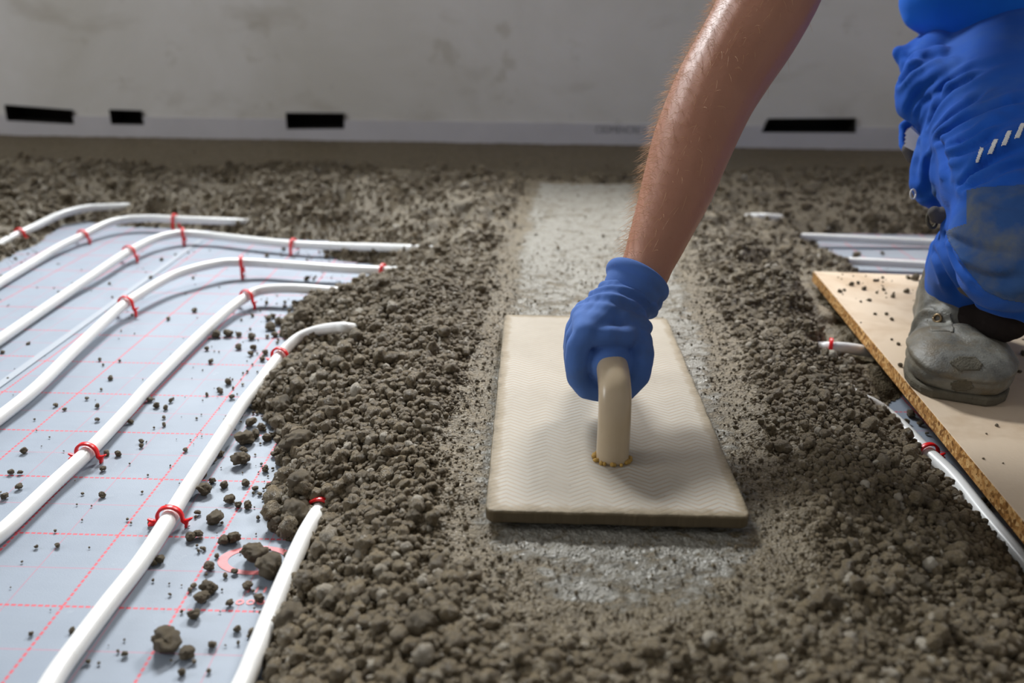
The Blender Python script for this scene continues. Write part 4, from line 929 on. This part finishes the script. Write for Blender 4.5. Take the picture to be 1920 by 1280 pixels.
def patch(name, px_poly, mat, off, parent, res=4.0, label=None, bulge=0.0, tree=None, smooth=8):     # sewn-on piece following the cloth beneath it
    pl = np.array(px_poly, float); x0, y0 = pl.min(0); x1, y1 = pl.max(0)
    nx, ny = max(2, int((x1-x0)/res)), max(2, int((y1-y0)/res)); gx, gy = np.meshgrid(np.linspace(x0, x1, nx+1), np.linspace(y0, y1, ny+1))
    sd = poly_sd(pl, gx, gy); V = []; ids = {}; F = []
    for j in range(ny+1):
        for i in range(nx+1):
            if sd[j, i] < -res*.2: continue
            h, nrm = hit(gx[j, i], gy[j, i], tree)
            if h is None: continue
            if nrm.dot(Vector(CF)) > 0: nrm = -nrm
            ids[(i, j)] = len(V); V.append(h+Vector((C0-np.array(h))/np.linalg.norm(C0-np.array(h)))*(off+bulge*min(1, max(0, sd[j, i])/25)))
    Vn = np.array([v[:] for v in V]); tt0 = np.linalg.norm(Vn-C0, axis=1); dirs = (Vn-C0)/tt0[:, None]; t1 = tt0.copy(); inv = {v: k for k, v in ids.items()}
    nb = [[ids[q] for q in ((inv[k][0]+1, inv[k][1]), (inv[k][0]-1, inv[k][1]), (inv[k][0], inv[k][1]+1), (inv[k][0], inv[k][1]-1)) if q in ids] or [k] for k in range(len(V))]
    for _ in range(smooth): t1 = np.array([min(t_*.3+.7*np.mean(t1[q]), t0_+.0002) for t_, t0_, q in zip(t1, tt0, nb)])
    V = [Vector(C0+d_*t_) for d_, t_ in zip(dirs, t1)]
    dv = [(v-Vector(C0)).dot(Vector(CF)) for v in V]
    for j in range(ny):
        for i in range(nx):
            q = [ids.get(k) for k in ((i, j), (i, j+1), (i+1, j+1), (i+1, j))]
            if None not in q and max(dv[k] for k in q)-min(dv[k] for k in q) < .03: F.append(tuple(q))
    me = mesh_from(V, F, name); o = link(name, me, mat, parent)
    s = o.modifiers.new('thick', 'SOLIDIFY'); s.thickness = off*1.6; s.offset = -1
    if label: o['label'] = label
    return o
for px, py in ((1836, 290), (1862, 276), (1888, 260), (1913, 246)):
    patch('reflective_stripe', [(px-8, py+15), (px-1, py+15), (px+9, py-14), (px+1, py-15)] if px < 1850 else [(px-12, py+14), (px-1, py+13), (px+11, py-17), (px+1, py-16)], M['white'], .0010, tr, 1.5)
patch('knee_pad', [(1812, 356), (1840, 350), (1945, 344), (1945, 572), (1880, 562), (1845, 545), (1812, 505), (1778, 452), (1772, 432), (1812, 418)], M['pad'], .0020, tr, 2, 'dusty greyish knee pad pocket', .002)
def soft(name, pts, rad, mat, parent, label=None, flat=1.0):
    b = MB(); b.limb(pts, rad, 14); o = link(name, fused(b, .0016, 4), mat, parent)
    if label: o['label'] = label
    return o
soft('pocket_panel', [PX(1766, 300, 1.022), PX(1768, 330, 1.015), PX(1766, 356, 1.012)], [.011, .0145, .0115], M['pad'], tr, 'darker panel of the hanging side pocket')
soft('strap', [PX(1798, 356, .985), PX(1800, 385, .985), PX(1792, 402, .985), PX(1758, 404, .99), PX(1752, 398, .99)], [.010, .012, .014, .010, .008], M['grey_cloth'], tr, 'grey strap of the knee pad')
soft('strap', [PX(1796, 505, .985), PX(1815, 535, .965), PX(1840, 552, .95)], [.008, .012, .011], M['grey_cloth'], tr, 'grey strap below the knee pad')
soft('knee_shade', [PX(1835, 592, 1.0), PX(1875, 600, .965), PX(1895, 606, .955)], [.026, .028, .020], M['shade_cloth'], tr, 'dark cloth shape standing for the shade under the knee')  # black limb: the shade below the knee pad, put into its colour
# pocket rim and lining with a folded rule in it
b = MB(); b.limb([PX(1716, 262, 1.10), PX(1704, 280, 1.10), PX(1708, 298, 1.10)], [.009, .0095, .006], 12)
link('pocket_lining', fused(b, .002, 3), M['grey_cloth'], tr)
pr = PX(1703, 243, 1.085); pe = PX(1728, 262, 1.080); d = pe-pr; d /= np.linalg.norm(d); up_ = np.cross(CR, d); up_ /= np.linalg.norm(up_)
rul = empty('folding_ruler', tuple(pr)); tag(rul, 'white folding rule sticking out of the trouser side pocket', 'ruler')
for k in range(4):
    o_ = np.array([.0, 0, -.0045*k])+CF*.001*k; b = MB(); b.tube([pr+o_+d*.0006*k*2, pe+o_+d*.01], (.0075, .0018), 4, up=tuple(np.cross(d, CF)), sq=None); s_ = link('slat', b.mesh('slat'), M['white'], rul, False)
b = MB(); b.tube([PX(1712+5*math.cos(a), 364+9*math.sin(a), 1.035) for a in np.linspace(0, 6.28, 20)], .0012, 8); b.build('buckle', M['white'], tr)
b = MB(); b.tube([PX(1748+9*math.cos(a), 410+17*math.sin(a), 1.0) for a in np.linspace(0, 6.28, 20)], .0022, 8); b.build('strap_loop', M['sole'], tr)

# --- boots
def boot(T, fwd, name, label=None):
    f = A(fwd[0], fwd[1], 0); f /= np.linalg.norm(f); s = A(f[1], -f[0], 0)*-1
    at_ = lambda l, w_, z: T-f*l+s*w_+A(0, 0, z)
    prof = [(.004, .030, .010, .034), (.012, .042, .004, .046), (.028, .053, .003, .055), (.050, .0585, .003, .060), (.075, .0590, .003, .062), (.098, .0570, .003, .060), (.112, .054, .003, .056), (.130, .050, .003, .066), (.155, .047, .003, .082), (.185, .045, .003, .098), (.225, .044, .004, .098), (.248, .042, .004, .090), (.262, .030, .012, .075)]
    P, R = [], []
    for l, w_, z0, z1 in prof: P.append(at_(l, 0, (z0+z1)/2)); R.append((w_, (z1-z0)/2))
    b = MB(); b.tube(spline(P, 4), np.stack([np.interp(np.linspace(0, 12, 49), range(13), [r[k] for r in R]) for k in (0, 1)], 1), 32, sq=2.7)
    b.limb([at_(.200, 0, .055), at_(.198, 0, .088)], [.046, .045], 20)
    b.limb([at_(.150, 0, .062), at_(.185, 0, .110)], [.034, .038], 16); b.limb([at_(.06, .012, .036), at_(.085, .0, .036)], [.030, .033], 16)
    def bfn(co, no):
        r_ = co-T; l = -(r_@f); z = r_[:, 2]; w_ = r_@s
        d = .0012*fbm(co[:, 0]*30, co[:, 1]*30, co[:, 2]*30, 3, 71)
        cr = l+.02*np.cos(w_*40); d = d-.0042*np.exp(-((cr-.125)/.006)**2)-.0032*np.exp(-((cr-.146)/.005)**2)+.003*np.exp(-((cr-.136)/.005)**2)     # creases over the toes
        zz = z-.024-.010*np.sin(l*24+.4); d = d-.0013*np.exp(-(zz/.0028)**2)+.0022*np.exp(-((zz-.007)/.004)**2)                     # rand along the sole
        d = d-.002*np.exp(-((l-.088-.25*w_*w_*60)/.0022)**2)*(z > .03)                                                           # toe cap seam
        d = d+.003*(1-2*np.abs(fbm(co[:, 0]*22, co[:, 1]*22, co[:, 2]*34, 2, 73)))*sstep(.12, .16, l)
        return co+no*d[:, None]
    o = link(name, fused(b, .0026, 5, bfn), M['boot'], P0)
    if label: o['label'] = label
    b = MB(); out = []
    for sg in (1, -1):
        pts_ = [(l, w_) for l, w_, _, _ in prof]
        pts_ = pts_ if sg == 1 else pts_[::-1]
        out += [(l, sg*(w_-.002)) for l, w_ in pts_]
    ol = [tuple((T-f*l+s*w_)[:2]) for l, w_ in out]
    b.prism(ol, T[2]+.0004, T[2]+.012); so = link('sole', flat_recalc(b.mesh('sole')), M['sole'], o, False); bevel(so, .003, 2)
    return o, at_, f, s
TT = U(1797, 758, BZ); TT[2] = BZ
bo, at_, bf, bs_ = boot(TT, (-.36, -.93), 'boot', 'scuffed muddy work boot standing on the board')
BB = bvh_of(bo.data)
patch('worn_patch', [(1776, 678), (1795, 668), (1830, 668), (1845, 684), (1838, 694), (1800, 697)], M['sole'], .0008, bo, 2.5, 'dark patch where the toe leather has worn through', 0, BB)
patch('toe_badge', [(1780, 718), (1800, 709), (1822, 714), (1828, 728), (1806, 736), (1786, 732)], M['sole'], .0006, bo, 2.5, None, 0, BB)
h, nrm = hit(1760, 597, BB)
patch('lace_panel', [(1742, 570), (1758, 582), (1782, 588), (1790, 622), (1745, 620), (1738, 600)], M['boot'], .0022, bo, 2, None, 0, BB)
if h is not None:
    b = MB(); n_ = np.array(nrm); n_ = n_ if n_@CF < 0 else -n_; c = np.array(h)+n_*.002; a1 = np.cross(n_, A(0, 0, 1)); a1 /= np.linalg.norm(a1); a2 = np.cross(n_, a1)
    b.tube([c+n_*.0012+a1*.0048*math.cos(t)+a2*.0048*math.sin(t) for t in np.linspace(0, 6.283, 20)], .0016, 8); b.build('eyelet', M['brass'], bo)
boot(A(1.05, 1.52, BZ), (0, 1), 'boot')
# --- hair on the forearm
sk = skin.data; nP = len(sk.polygons); cen = np.empty(nP*3); sk.polygons.foreach_get('center', cen); cen = cen.reshape(-1, 3)
nor = np.empty(nP*3); sk.polygons.foreach_get('normal', nor); nor = nor.reshape(-1, 3)
AR = np.array(ARM[1:10]); dmin = np.min(np.linalg.norm(cen[:, None]-AR[None, :], axis=2), axis=1)
ok = (dmin < .075) & (cen[:, 2] > ARM[0][2]+.02) & (cen[:, 0] < ARM[9][0]+.03); out_ = nor@(-CR)
pr_ = ok*(np.clip(out_+.5, .05, 1.3))**1.5; pick = rng.choice(nP, 2600, p=pr_/pr_.sum(), replace=False)
cu_ = bpy.data.curves.new('arm_hair', 'CURVE'); cu_.dimensions = '3D'; cu_.bevel_depth = .00017; cu_.bevel_resolution = 0
down = (ARM[1]-ARM[6])/np.linalg.norm(ARM[1]-ARM[6])
for i in pick:
    ln = random.uniform(.008, .018); n_ = nor[i]; sw = n_*random.uniform(.35, .8)+down*random.uniform(-.1, .9)+A(*[random.uniform(-.3, .3) for _ in range(3)])
    sw /= np.linalg.norm(sw); sp = cu_.splines.new('POLY'); sp.points.add(3)
    for k in range(4):
        t = k/3; p = cen[i]+sw*ln*t+down*ln*.35*t*t; sp.points[k].co = (*p, 1); sp.points[k].radius = 1-.7*t
cu_.materials.append(M['hair']); ho = bpy.data.objects.new('arm_hair', cu_); COL.objects.link(ho); ho.parent = P0; ho.matrix_parent_inverse = Matrix.Translation(-P0.location); ho['kind'] = 'stuff'
